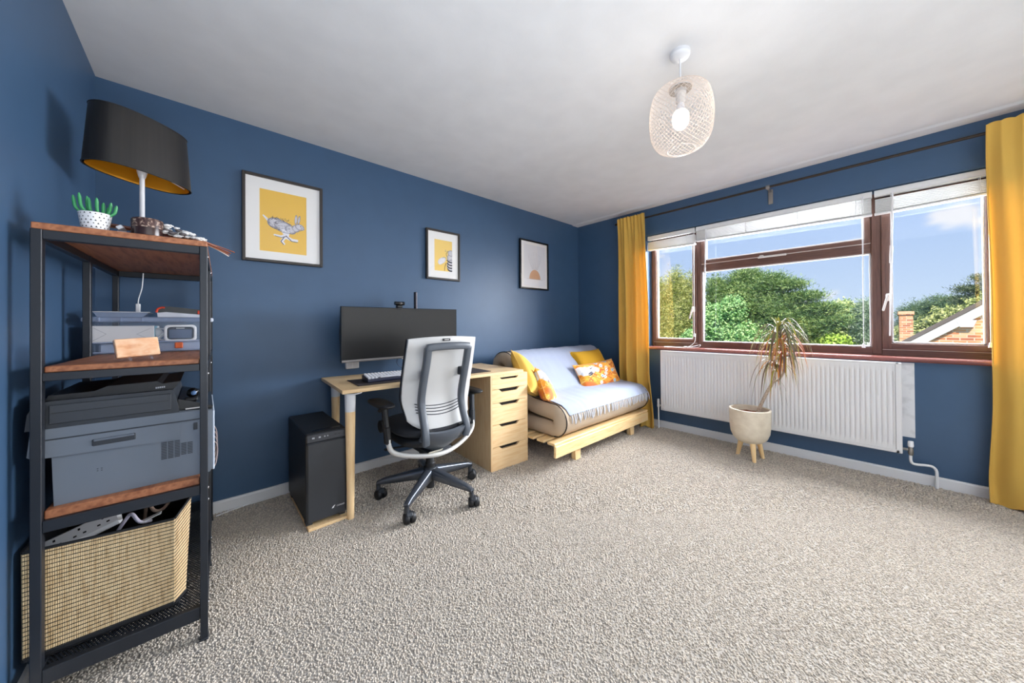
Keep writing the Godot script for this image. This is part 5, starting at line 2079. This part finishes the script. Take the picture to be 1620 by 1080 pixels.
func futon() -> void:
	var t := thing("futon_sofa", "pine futon sofa with a folded beige mattress in the corner", "sofa", Vector3(-0.86, 0, 0.55))
	var O := Vector3(0.86, 0, -0.55)
	# frame
	var fr := MB.new()
	fr.span(Vector3(-1.592, 0.088, 0.945) + O, Vector3(-0.166, 0.172, 0.966) + O, 0.003)
	obj("front_rail", fr, M.pine_x, t)
	for k in 8:
		var s := MB.new()
		var z := 0.918 - k * 0.108
		s.span(Vector3(-1.592, 0.172, z - 0.036) + O, Vector3(-0.15, 0.191, z + 0.036) + O, 0.003)
		obj("slat", s, M.pine_x, t)
	for x in [-1.30, -0.445]:
		var b := MB.new()
		b.span(Vector3(x - 0.02, 0.115, 0.12) + O, Vector3(x + 0.02, 0.172, 0.945) + O, 0.002)
		obj("bearer", b, M.pine_z, t)
		for z in [0.925, 0.16]:
			var l := MB.new()
			l.prism(PackedVector2Array([Vector2(-0.030, 0.0), Vector2(0.028, 0.0), Vector2(0.034, 0.115), Vector2(-0.040, 0.115)]), z - 0.02, z + 0.02, Transform3D(Basis.IDENTITY, Vector3(x, 0, 0) + O))
			obj("leg", l, M.pine_y, t)
	# mattress
	var path := mattress_path()
	var x0 := -1.515
	var x1 := -0.135
	var rows := []
	var rng := FastNoiseLite.new()
	rng.seed = 3
	rng.frequency = 3.0
	var n := path.size()
	for k in n:
		var ring := []
		var endk := 1.0
		if k == 0 or k == n - 1:
			endk = 0.35
		elif k == 1 or k == n - 2:
			endk = 0.9
		# cross-section: flat faces, half-round ends; outer side first
		for s in 26:
			var u := s / 25.0
			var e := 0.05
			var x := lerpf(x0 + e, x1 - e, u)
			var w := rng.get_noise_3d(x * 1.6, path[k].x * 4.0, path[k].y * 4.0) * 0.007
			var q := path_at(path, k, 0.061 * endk + w)
			ring.append(Vector3(x, q.y, q.x) + O)
		for s in range(1, 6):
			var a := PI / 2 - PI * s / 6.0
			var q := path_at(path, k, 0.061 * endk * sin(a))
			ring.append(Vector3(x1 - 0.05 + 0.05 * cos(a), q.y, q.x) + O)
		for s in 26:
			var u := 1.0 - s / 25.0
			var x := lerpf(x0 + 0.05, x1 - 0.05, u)
			var q := path_at(path, k, -0.058 * endk)
			ring.append(Vector3(x, q.y, q.x) + O)
		for s in range(1, 6):
			var a := -PI / 2 + PI * s / 6.0
			var q := path_at(path, k, 0.061 * endk * sin(a))
			var pk := rng.get_noise_3d(s * 2.0, path[k].x * 9.0, path[k].y * 9.0) * 0.012
			ring.append(Vector3(x0 + 0.05 - 0.05 * cos(a) + pk, q.y, q.x) + O)
		rows.append(ring)
	var m := MB.new()
	m.grid(rows, false, true)
	var cot := cloth(Color8(216, 194, 168), M.weave, 0.9, 14.0, 0.2)
	obj("mattress", m, cot, t)
	var pb := MB.new()
	for e in [x0 + 0.045, x1 - 0.045]:
		var pp := []
		for k in range(4, n - 1):
			var q := path_at(path, k, 0.063)
			pp.append(Vector3(e, q.y, q.x) + O)
		pb.tube(smooth(pp, 4), 0.0042, 6)
	obj("piping", pb, M.black, t, "dark piping along the mattress edges")
	# throw over back and seat
	var bl := thing("throw_blanket", "pale blue grey woven throw with a fringe spread over the futon", "blanket", Vector3(-0.86, 0, 0.55))
	var bx0 := -1.425
	var bx1 := -0.160
	var grid := []
	var grid2 := []
	for k in range(9, n - 1):
		var r := []
		var r2 := []
		for s in 61:
			var u := s / 60.0
			var x := lerpf(bx0, bx1, u)
			var w := rng.get_noise_3d(x * 1.6, path[k].x * 4.0, path[k].y * 4.0) * 0.007
			w += absf(rng.get_noise_3d(x * 3.0 + 9.0, path[k].x * 2.0, path[k].y * 2.0)) * 0.010
			var skew := 0.02 * sin(k * 0.35)
			var q := path_at(path, k, 0.0665 + w)
			var q2 := path_at(path, k, 0.0625 + w)
			r.append(Vector3(x + skew * (1.0 - u), q.y, q.x) + O)
			r2.append(Vector3(x + skew * (1.0 - u), q2.y, q2.x) + O)
		grid.append(r)
		grid2.append(r2)
	var b := MB.new()
	b.grid(grid)
	b.grid(grid2)
	var thr := cloth(Color8(174, 181, 198), M.speckle, 0.95, 10.0, 0.4)
	obj("cloth", b, thr, bl)
	var fg := MB.new()
	var rg := RandomNumberGenerator.new()
	rg.seed = 8
	for k in 50:
		var u := (k + 0.5 + rg.randf_range(-0.25, 0.25)) / 50.0
		var i := int(u * 60)
		var a: Vector3 = grid[0][i].lerp(grid[0][mini(i + 1, 60)], u * 60 - i)
		var sway := rg.randf_range(-0.018, 0.018)
		var len_f := rg.randf_range(0.055, 0.075)
		fg.tube([a + Vector3(0, 0.006, 0.002), a + Vector3(sway * 0.3, -len_f * 0.4, 0.010), a + Vector3(sway, -len_f, 0.006 + rg.randf() * 0.008)], [0.0034, 0.0058, 0.0032], 6)
	obj("fringe", fg, cloth(Color8(222, 224, 230), M.fine, 0.95, 10.0, 0.4), bl).set_meta("kind", "stuff")
	# cushions
	var must := cloth(Color8(232, 178, 54), M.weave, 0.85, 18.0, 0.5)
	var pale := cloth(Color8(244, 198, 96), M.weave, 0.85, 18.0, 0.5)
	cushion("plain yellow cushion leaning at the left end of the futon, beside the drawers", Vector3(-1.430, 0.615, 0.53), Vector3(0.20, 0.20, 0.07), Vector3(-30, 40, -28), pale)
	cushion("smaller patterned orange cushion in front of the plain one, by the drawers", Vector3(-1.360, 0.515, 0.665), Vector3(0.165, 0.145, 0.060), Vector3(-24, 40, -34), floral(3, true))
	cushion("plain mustard cushion at the right end of the futon, behind the patterned one", Vector3(-0.44, 0.650, 0.475), Vector3(0.245, 0.150, 0.060), Vector3(-32, -4, 1), must)
	cushion("long patterned orange cushion with a white faced animal at the right end", Vector3(-0.490, 0.540, 0.600), Vector3(0.330, 0.140, 0.062), Vector3(-24, -3, 2), floral(9, false))


func cushion(label: String, at: Vector3, r: Vector3, rot: Vector3, m: Material) -> void:
	var t := thing("cushion", label, "cushion", at, 0.0, "cushions on the futon")
	t.rotation_degrees = rot
	var b := MB.new()
	var seam := []
	for side in [1.0, -1.0]:
		var rows := []
		for i in 25:
			var row := []
			for j in 25:
				var u := i / 12.0 - 1.0
				var v := j / 12.0 - 1.0
				var d := pow(maxf(0.0, (1.0 - u * u * u * u) * (1.0 - v * v * v * v)), 0.55)
				var pin := 1.0 - 0.09 * (1.0 - u * u) * v * v
				var pin2 := 1.0 - 0.09 * (1.0 - v * v) * u * u
				var wr := 0.05 * sin(u * 7.0 + v * 3.0) * d * (1.0 - d)
				row.append(Vector3(u * r.x * pin2, v * r.y * pin, side * (r.z * (d + wr))))
			rows.append(row)
		var first := b.t.size()
		b.grid(rows)
		for k in range(first, b.t.size()):
			b.t[k] = Vector2(b.t[k].x, 1.0 - b.t[k].y)
		if side > 0:
			for i in 25:
				seam.append(rows[i][0])
			for j in range(1, 25):
				seam.append(rows[24][j])
			for i in range(23, -1, -1):
				seam.append(rows[i][24])
			for j in range(23, -1, -1):
				seam.append(rows[0][j])
	obj("cover", b, m, t)
	var p := MB.new()
	p.tube(seam, 0.003, 6, false)
	obj("seam", p, m, t)


func floral(sd: int, face_left: bool) -> StandardMaterial3D:
	var p := Paint.new(400, 240, Color8(240, 158, 36))
	p.rng.seed = sd
	for k in 130:
		var a := Vector2(p.rng.randf() * 400, p.rng.randf() * 240)
		var c: Color = [Color8(226, 120, 24), Color8(248, 184, 70), Color8(206, 92, 30), Color8(250, 200, 110)][p.rng.randi() % 4]
		p.line([a, a + Vector2(p.rng.randf_range(-50, 50), p.rng.randf_range(-34, 34)), a + Vector2(p.rng.randf_range(-80, 80), p.rng.randf_range(-50, 50))], p.rng.randf_range(3, 8), 1.5, c, 0.7)
	for k in 16:
		var a := Vector2(p.rng.randf_range(140, 390), p.rng.randf_range(10, 230))
		var c: Color = [Color8(246, 238, 228), Color8(190, 220, 236), Color8(248, 226, 200), Color8(240, 240, 244)][k % 4]
		for q in 6:
			var w := TAU * q / 6
			p.blob(a.x + cos(w) * 9, a.y + sin(w) * 9, 8, 6, w, c, c.darkened(0.2), 0.4)
		p.blob(a.x, a.y, 4, 4, 0, Color8(70, 140, 170) if k % 2 else Color8(220, 120, 40), Color8(60, 60, 70), 0.4)
	# pale bird like patch with a dark streak
	p.line([Vector2(20, 60), Vector2(70, 74), Vector2(120, 62), Vector2(160, 80)], 34, 20, Color8(238, 236, 234), 0.9)
	p.line([Vector2(30, 92), Vector2(80, 100), Vector2(118, 92)], 18, 10, Color8(206, 206, 212), 0.9)
	p.blob(86, 104, 26, 14, -0.3, Color8(48, 48, 58), Color8(80, 80, 92), 0.5)
	p.line([Vector2(100, 60), Vector2(128, 50)], 6, 3, Color8(60, 60, 70))
	for k in 46:
		var a := Vector2(p.rng.randf_range(16, 150), p.rng.randf_range(34, 112))
		p.line([a, a + Vector2(p.rng.randf_range(8, 22), p.rng.randf_range(-6, 6))], 1.8, 0.8, [Color8(150, 150, 162), Color8(240, 240, 242), Color8(214, 190, 160)][k % 3], 0.8)
	p.blob(60, 196, 66, 34, 0.4, Color8(196, 80, 26), Color8(240, 150, 40), 0.6)
	if face_left:
		p.blob(330, 130, 90, 80, 0, Color8(250, 206, 104), Color8(246, 190, 80), 0.4)
	var m := mat(Color.WHITE, 0.8)
	m.albedo_texture = p.tex()
	m.rim_enabled = true
	m.rim = 0.35
	return m


func potted_plant() -> void:
	var t := thing("potted_plant", "drooping dragon tree in a round cream pot on three wooden legs", "plant", Vector3(-0.305, 0, 1.855))
	var pot := MB.new()
	pot.lathe([Vector2(0.0, 0.122), Vector2(0.05, 0.124), Vector2(0.085, 0.138), Vector2(0.112, 0.165), Vector2(0.128, 0.205), Vector2(0.1345, 0.26), Vector2(0.137, 0.376), Vector2(0.1375, 0.386), Vector2(0.134, 0.391), Vector2(0.125, 0.391), Vector2(0.122, 0.386), Vector2(0.121, 0.33)], Vector3.ZERO, 48)
	var pm := mat(Color8(232, 222, 202), 0.5)
	pm.albedo_texture = noise_tex(0.02, [Color(0.88, 0.86, 0.84), Color.WHITE], 33, 5, 256)
	pm.uv1_triplanar = true
	pm.uv1_scale = Vector3.ONE * 3.0
	var po := obj("pot", pot, pm, t)
	for k in 3:
		var a := [deg_to_rad(152), deg_to_rad(48), deg_to_rad(-75)][k] as float
		var d := Vector3(cos(a), 0, sin(a))
		var l := MB.new()
		l.tube([d * 0.062 + Vector3.UP * 0.145, d * 0.094], [0.0205, 0.0125], 14)
		obj("leg", l, M.pine_y, po)
	var so := MB.new()
	var rows := []
	var nz := FastNoiseLite.new()
	nz.frequency = 22.0
	for i in 9:
		var r := []
		for s in 32:
			var w := TAU * s / 32
			var q := Vector3(cos(w), 0, sin(w)) * 0.1205 * i / 8.0
			r.append(q + Vector3.UP * (0.350 + nz.get_noise_2d(q.x, q.z) * 0.008))
		rows.append(r)
	so.grid(rows, false, true)
	obj("soil", so, mat(Color8(128, 66, 36), 0.95), t, "red brown clay pebbles")
	# trunk, forked near the crown
	var bark := mat(Color.WHITE, 0.8)
	bark.albedo_texture = noise_tex(0.03, [Color8(120, 104, 90), Color8(176, 160, 142), Color8(206, 192, 176)], 14, 4, 256)
	bark.uv1_triplanar = true
	bark.uv1_scale = Vector3.ONE * 8.0
	var tr := MB.new()
	tr.tube(smooth([Vector3(0.005, 0.34, 0.040), Vector3(0.012, 0.42, 0.068), Vector3(0.010, 0.52, 0.106), Vector3(0.012, 0.60, 0.142), Vector3(0.014, 0.622, 0.152)]), 0.0115, 10)
	obj("trunk", tr, bark, t)
	var b1 := MB.new()
	b1.tube(smooth([Vector3(0.014, 0.612, 0.150), Vector3(0.006, 0.66, 0.158), Vector3(0.0, 0.72, 0.172)]), 0.007, 8)
	obj("branch", b1, bark, t)
	var b2 := MB.new()
	b2.tube(smooth([Vector3(0.014, 0.612, 0.150), Vector3(0.02, 0.64, 0.185), Vector3(0.012, 0.70, 0.212), Vector3(0.0, 0.80, 0.222), Vector3(0.0, 0.93, 0.192), Vector3(0.0, 1.00, 0.185)]), 0.0075, 8)
	obj("branch", b2, bark, t)
	# narrow leaves
	var rng := RandomNumberGenerator.new()
	rng.seed = 21
	var tones := [Color8(96, 96, 62), Color8(150, 120, 62), Color8(176, 112, 52), Color8(122, 118, 58), Color8(110, 92, 84), Color8(196, 150, 110), Color8(148, 74, 44), Color8(150, 140, 48), Color8(88, 80, 76)]
	var mats := []
	for c in tones:
		var lm := mat(c, 0.5)
		lm.backlight_enabled = true
		lm.backlight = Color(c.r * 0.5, c.g * 0.5, c.b * 0.3)
		mats.append(lm)
	for k in 130:
		var hgt := rng.randf()
		var base := Vector3(0.0, lerpf(0.78, 1.02, hgt), lerpf(0.222, 0.186, hgt))
		if k % 9 == 0:
			base = Vector3(0.0, rng.randf_range(0.69, 0.74), 0.175)
		var a := rng.randf() * TAU
		var d := Vector3(cos(a) * 0.72, 0, sin(a))
		var reach := rng.randf_range(0.12, 0.225) * (0.62 + 0.45 * hgt)
		if d.x > 0.0:
			reach *= lerpf(1.0, 0.8, d.x)
		var up := rng.randf_range(0.02, 0.075) * (0.35 + 0.75 * hgt)
		var drop := rng.randf_range(0.08, 0.26)
		if hgt < 0.4:
			reach *= 0.75
			drop *= 0.9
		var p := [base, base + d * reach * 0.38 + Vector3.UP * up, base + d * reach * 0.78 + Vector3.UP * (up * 0.5 - drop * 0.28), base + d * reach - Vector3.UP * (drop - up * 0.2)]
		leaf(t, p, rng.randf_range(0.0042, 0.0070), mats[rng.randi() % mats.size()] if hgt < 0.7 else mats[[0, 4, 8, 3, 4][rng.randi() % 5]])
	for k in 7:
		var d := Vector3(rng.randf_range(-0.025, 0.025), 0, rng.randf_range(-0.03, 0.03))
		var q := Vector3(0.0, 1.0, 0.185)
		leaf(t, [q, q + Vector3(0, 0.04, 0) + d * 0.5, q + Vector3(0, 0.08, -0.004) + d, q + Vector3(0, 0.105, -0.012) + d * 1.6], 0.008, mats[3])
	# two thin dead leaves hanging low
	for e in [[0.20, 0.43, 0.008], [0.228, 0.40, 0.016]]:
		leaf(t, [Vector3(-0.01, 0.64, 0.185), Vector3(-0.012, 0.58, e[0] - 0.006), Vector3(-0.014, 0.50, e[0]), Vector3(-0.016, e[1], e[0] + e[2])], 0.003, mats[8])


func leaf(t: Node3D, p: Array, w: float, m: Material) -> void:
	var path := smooth(p, 4)
	var b := MB.new()
	var rows := []
	var n := path.size()
	for k in n:
		var f := k / (n - 1.0)
		var tg: Vector3 = (path[mini(k + 1, n - 1)] - path[maxi(k - 1, 0)]).normalized()
		var side := tg.cross(Vector3.UP)
		side = side.normalized() if side.length() > 0.05 else Vector3.RIGHT
		var nr := side.cross(tg).normalized()
		var ww := w * (0.55 + 0.45 * sin(PI * minf(f * 1.6, 1.0) * 0.5)) * (1.0 - pow(f, 4.0)) + 0.0002
		rows.append([path[k] - side * ww + nr * ww * 0.35, path[k], path[k] + side * ww + nr * ww * 0.35])
	b.grid(rows)
	obj("leaf", b, m, t)


# ---------------------------------------------------------------- garden, trees and the neighbour's gable
func outside() -> void:
	var g := MB.new()
	g.span(Vector3(0.6, -3.1, -60), Vector3(120, -2.75, 70))
	struct("ground", g, mat(Color8(84, 104, 56), 0.95), "lawn far below the window")
	gable()
	var R := RandomNumberGenerator.new()
	R.seed = 99
	# tuft meshes
	var leafy := tuft(10, 0.16, 0.085, false, 4)
	var spray := tuft(9, 0.30, 0.05, true, 6)
	M.leaf = mat(Color.WHITE, 0.55)
	M.leaf.vertex_color_use_as_albedo = true
	M.leaf.backlight_enabled = true
	M.leaf.backlight = Color(0.35, 0.4, 0.15)
	M.bark = mat(Color8(84, 66, 52), 0.9)
	# [name, label, base, lobes [[x, y, z, rx, ry, rz, count]], tone a, tone b, mesh]
	tree("cypress_tree", "broad grey green cypress seen through the narrow left light", Vector3(14.5, -2.75, -4.9), [
		[14.5, 0.9, -5.6, 1.5, 2.3, 1.1, 900], [14.2, 2.2, -5.3, 0.9, 1.5, 0.55, 500], [14.3, 2.6, -4.5, 0.8, 1.4, 0.42, 450], [14.2, 2.1, -3.75, 0.8, 1.6, 0.45, 450], [14.0, 0.6, -4.2, 1.4, 2.0, 0.9, 700], [13.8, -0.6, -4.6, 1.6, 1.6, 1.6, 500]],
		Color8(150, 166, 96), Color8(206, 206, 138), spray, R, 0.5)
	tree("cedar_tree", "large dark green conifer with spreading branches behind the centre light", Vector3(14.5, -2.75, -1.4), [
		[14.6, 0.8, -2.6, 1.6, 1.8, 1.0, 900], [14.4, 2.5, -2.6, 0.9, 0.9, 0.6, 420], [14.4, 2.9, -1.5, 0.9, 0.75, 0.75, 420], [14.3, 2.0, -1.5, 1.5, 1.2, 1.3, 900], [14.3, 2.7, -0.6, 0.8, 0.55, 0.7, 320], [14.2, 1.5, -0.2, 1.2, 0.9, 1.0, 600], [14.1, 0.9, 0.5, 0.9, 0.7, 0.9, 420], [14.0, 0.2, -1.0, 1.6, 1.2, 1.8, 900], [14.0, 2.1, 0.45, 0.5, 0.16, 0.8, 160], [14.0, 1.62, 0.95, 0.5, 0.16, 0.75, 160], [14.0, 2.6, 0.1, 0.5, 0.16, 0.6, 120], [14.0, 1.15, 1.25, 0.5, 0.16, 0.6, 120]],
		Color8(92, 130, 84), Color8(164, 186, 116), spray, R, 0.9)
	tree("ivy_bush", "bright green leafy bush growing against the dark conifer", Vector3(13.2, -2.75, -1.9), [
		[13.0, 0.9, -2.3, 0.6, 1.1, 0.75, 700], [13.0, 0.2, -1.4, 0.7, 0.9, 0.9, 700], [13.0, 1.6, -1.7, 0.5, 0.6, 0.5, 300], [12.9, 0.0, -3.2, 0.6, 0.9, 0.6, 400]],
		Color8(124, 178, 116), Color8(182, 216, 152), leafy, R, 0.8)
	tree("round_tree", "rounded pale green tree right of the conifer in the centre light", Vector3(19.0, -2.75, 1.0), [
		[19.2, 0.6, 0.4, 1.3, 1.3, 1.2, 900], [19.0, 1.2, 1.3, 1.0, 0.95, 0.8, 700], [18.8, 0.2, 1.8, 1.1, 1.0, 0.9, 700]],
		Color8(158, 186, 116), Color8(206, 218, 156), leafy, R, 1.0)
	tree("slim_shrub", "slim grey green shrub next to the right mullion", Vector3(18.0, -2.75, 2.1), [
		[18.0, 0.9, 2.05, 0.6, 1.3, 0.42, 500], [17.8, 0.0, 2.3, 0.7, 1.0, 0.6, 400]],
		Color8(138, 164, 134), Color8(178, 198, 170), spray, R, 0.8)
	tree("lime_shrub", "low lime green shrub at the foot of the centre light", Vector3(14.0, -2.75, 1.25), [
		[14.0, 0.15, 1.35, 0.5, 0.45, 0.45, 300]],
		Color8(150, 190, 70), Color8(190, 214, 104), leafy, R, 1.0)
	tree("dark_pine", "dark rounded pine beyond the chimney in the right light", Vector3(27.0, -2.75, 4.3), [
		[27.0, 1.4, 4.0, 1.2, 0.9, 1.0, 500], [27.0, 1.9, 5.0, 1.2, 0.7, 1.2, 500], [27.0, 0.6, 4.2, 1.4, 1.0, 1.4, 500], [27.0, 1.7, 6.2, 1.2, 0.8, 1.2, 500]],
		Color8(92, 122, 92), Color8(138, 162, 118), spray, R, 0.6)
	tree("hedge_tree", "long olive green tree rising behind the brick gable", Vector3(20.0, -2.75, 5.0), [
		[20.0, 0.1, 3.6, 0.9, 1.0, 1.0, 700], [20.0, 0.7, 4.6, 1.0, 1.0, 1.0, 800], [20.0, 1.2, 5.6, 1.0, 1.0, 1.0, 800], [20.0, 1.6, 6.6, 1.0, 1.0, 1.0, 700]],
		Color8(154, 172, 106), Color8(206, 208, 148), leafy, R, 1.0)
	tree("stone_pine", "tall dark pine with open layered branches behind the right curtain", Vector3(24.0, -2.75, 7.1), [
		[24.0, 3.6, 6.9, 0.9, 0.22, 0.9, 200], [24.0, 3.1, 6.2, 0.7, 0.22, 0.8, 180], [24.0, 2.6, 5.7, 0.7, 0.24, 0.9, 180], [24.0, 2.1, 5.5, 0.7, 0.22, 0.8, 160], [24.0, 2.7, 7.0, 1.0, 0.8, 0.9, 320], [24.0, 4.1, 7.3, 0.7, 0.3, 0.6, 160]],
		Color8(88, 106, 84), Color8(130, 146, 108), spray, R, 0.5)


func tuft(n: int, size: float, lw: float, flat: bool, sd: int) -> ArrayMesh:
	var r := RandomNumberGenerator.new()
	r.seed = sd
	var b := MB.new()
	for k in n:
		var c := Vector3(r.randfn(), r.randfn() * (0.5 if flat else 1.0), r.randfn()) * size * 0.42
		var d := Vector3(r.randfn(), r.randfn() * (0.35 if flat else 1.0), r.randfn()).normalized()
		var s := d.cross(Vector3(r.randfn(), r.randfn() + 1.0, r.randfn())).normalized()
		var l := lw * (2.6 if flat else 1.25) * r.randf_range(0.7, 1.2)
		var w := lw * (0.42 if flat else 0.75)
		var nrm := d.cross(s).normalized()
		b.poly([c - d * l * 0.5, c + s * w * 0.5 + nrm * w * 0.12, c + d * l * 0.5, c - s * w * 0.5 + nrm * w * 0.12], nrm)
	return b.mesh()


func tree(called: String, label: String, base: Vector3, lobes: Array, ca: Color, cb: Color, mesh: Mesh, R: RandomNumberGenerator, dens: float) -> void:
	var t := thing(called, label, "tree", base, 0.0, "")
	var where := []
	var cols := []
	var br := MB.new()
	var top := Vector3.ZERO
	for q in lobes:
		var c := Vector3(q[0], q[1], q[2]) - base
		if c.y > top.y:
			top = c
		for k in int(q[6] * 3.0):
			var d := Vector3(R.randfn(), R.randfn(), R.randfn()).normalized()
			var rad := pow(R.randf(), 0.38)
			var lump := 0.86 + 0.2 * sin(d.x * 9.0 + q[0] * 3.0) * sin(d.y * 8.0 + q[1] * 5.0) * sin(d.z * 9.0 + q[2] * 4.0) * 1.6
			var p := c + d * Vector3(q[3], q[4], q[5]) * rad * lump
			var bs := Basis.from_euler(Vector3(R.randf_range(-0.5, 0.5), R.randf() * TAU, R.randf_range(-0.5, 0.5))).scaled(Vector3.ONE * R.randf_range(0.7, 1.35))
			where.append(Transform3D(bs, p))
			var k2 := clampf(0.5 + 0.35 * R.randfn(), 0.0, 1.0)
			cols.append(ca.lerp(cb, k2).srgb_to_linear())
		br.tube([Vector3(0, c.y * 0.35, 0), c * 0.75 + Vector3(0, c.y * 0.05, 0), c], [0.07, 0.045, 0.015], 5)
	var tr := MB.new()
	tr.tube([Vector3.ZERO, Vector3(top.x * 0.3, top.y * 0.5, top.z * 0.3), top], [0.2, 0.14, 0.03], 8)
	obj("trunk", tr, M.bark, t)
	obj("branches", br, M.bark, t).set_meta("kind", "stuff")
	many("foliage", mesh, M.leaf, where, t, cols)


func brick_texture() -> ImageTexture:
	var w := 512
	var im := Image.create(w, w, false, Image.FORMAT_RGB8)
	im.fill(Color8(214, 196, 176))
	var r := RandomNumberGenerator.new()
	r.seed = 2
	var rows := 24
	var h := w / float(rows)
	for y in rows:
		for x in 9:
			var c: Color = [Color8(206, 138, 98), Color8(222, 166, 120), Color8(186, 112, 82), Color8(228, 186, 146), Color8(212, 150, 104)][r.randi() % 5]
			var x0 := int((x - 0.5 * (y % 2)) * w / 8.0)
			im.fill_rect(Rect2i(x0, int(y * h), int(w / 8.0) - 6, int(h) - 5), c)
	return ImageTexture.create_from_image(im)


func gable() -> void:
	var t := thing("neighbour_house", "brick gable of the house next door with a white bargeboard", "house", Vector3(10.6, -2.75, 6.45), deg_to_rad(-12))
	var ridge := 5.95
	var sl := 0.807
	var half := 3.9
	var foot := ridge - half * sl
	var bm := mat(Color.WHITE, 0.85)
	bm.albedo_texture = brick_texture()
	bm.uv1_triplanar = true
	bm.uv1_scale = Vector3.ONE / 1.8
	var zrot := Transform3D(Basis(Vector3.BACK, Vector3.UP, Vector3.LEFT), Vector3(0.25, 0, 0))
	var wl := MB.new()
	wl.prism(PackedVector2Array([Vector2(-half + 0.35, 0), Vector2(half - 0.35, 0), Vector2(half - 0.35, foot + 0.28), Vector2(0, ridge - 0.02), Vector2(-half + 0.35, foot + 0.28)]), 0.0, 0.25, zrot)
	obj("gable_wall", wl, bm, t)
	for s in [-1, 1]:
		var rf := MB.new()
		var dirv := Vector3(0, -sl, s).normalized()
		var nrm := Vector3(0, 1, s * sl).normalized()
		var ln := half * sqrt(1 + sl * sl)
		rf.box(Vector3(2.4, ridge, 0) + dirv * ln / 2 + nrm * 0.10, Vector3(5.0, 0.10, ln), 0.01, Basis(Vector3.RIGHT, nrm, Vector3.RIGHT.cross(nrm)))
		obj("roof_slope", rf, mat(Color8(112, 104, 100), 0.85), t)
		var bb := MB.new()
		bb.box(Vector3(-0.06, ridge, 0) + dirv * ln / 2 - nrm * 0.05, Vector3(0.05, 0.20, ln), 0.006, Basis(Vector3.RIGHT, nrm, Vector3.RIGHT.cross(nrm)))
		obj("bargeboard", bb, M.white_paint, t)
	var al := MB.new()
	al.xf.origin = Vector3(0, 3.75, -2.46)
	al.prism(PackedVector2Array([Vector2(-0.16, 0.09), Vector2(0.16, 0.09), Vector2(0.10, -0.09), Vector2(-0.10, -0.09)]), 0.25, 0.34, zrot)
	obj("alarm_box", al, M.white_paint, t)
	var c := thing("chimney_stack", "square brick chimney stack between the trees in the right light", "chimney", Vector3(18.0, -2.75, 3.22))
	var st := MB.new()
	st.box(Vector3(0, 2.05, 0), Vector3(0.55, 4.1, 0.38), 0.01)
	obj("stack", st, bm, c)
	var cp := MB.new()
	cp.box(Vector3(0, 4.16, 0), Vector3(0.62, 0.15, 0.45), 0.015)
	obj("cap", cp, bm, c)
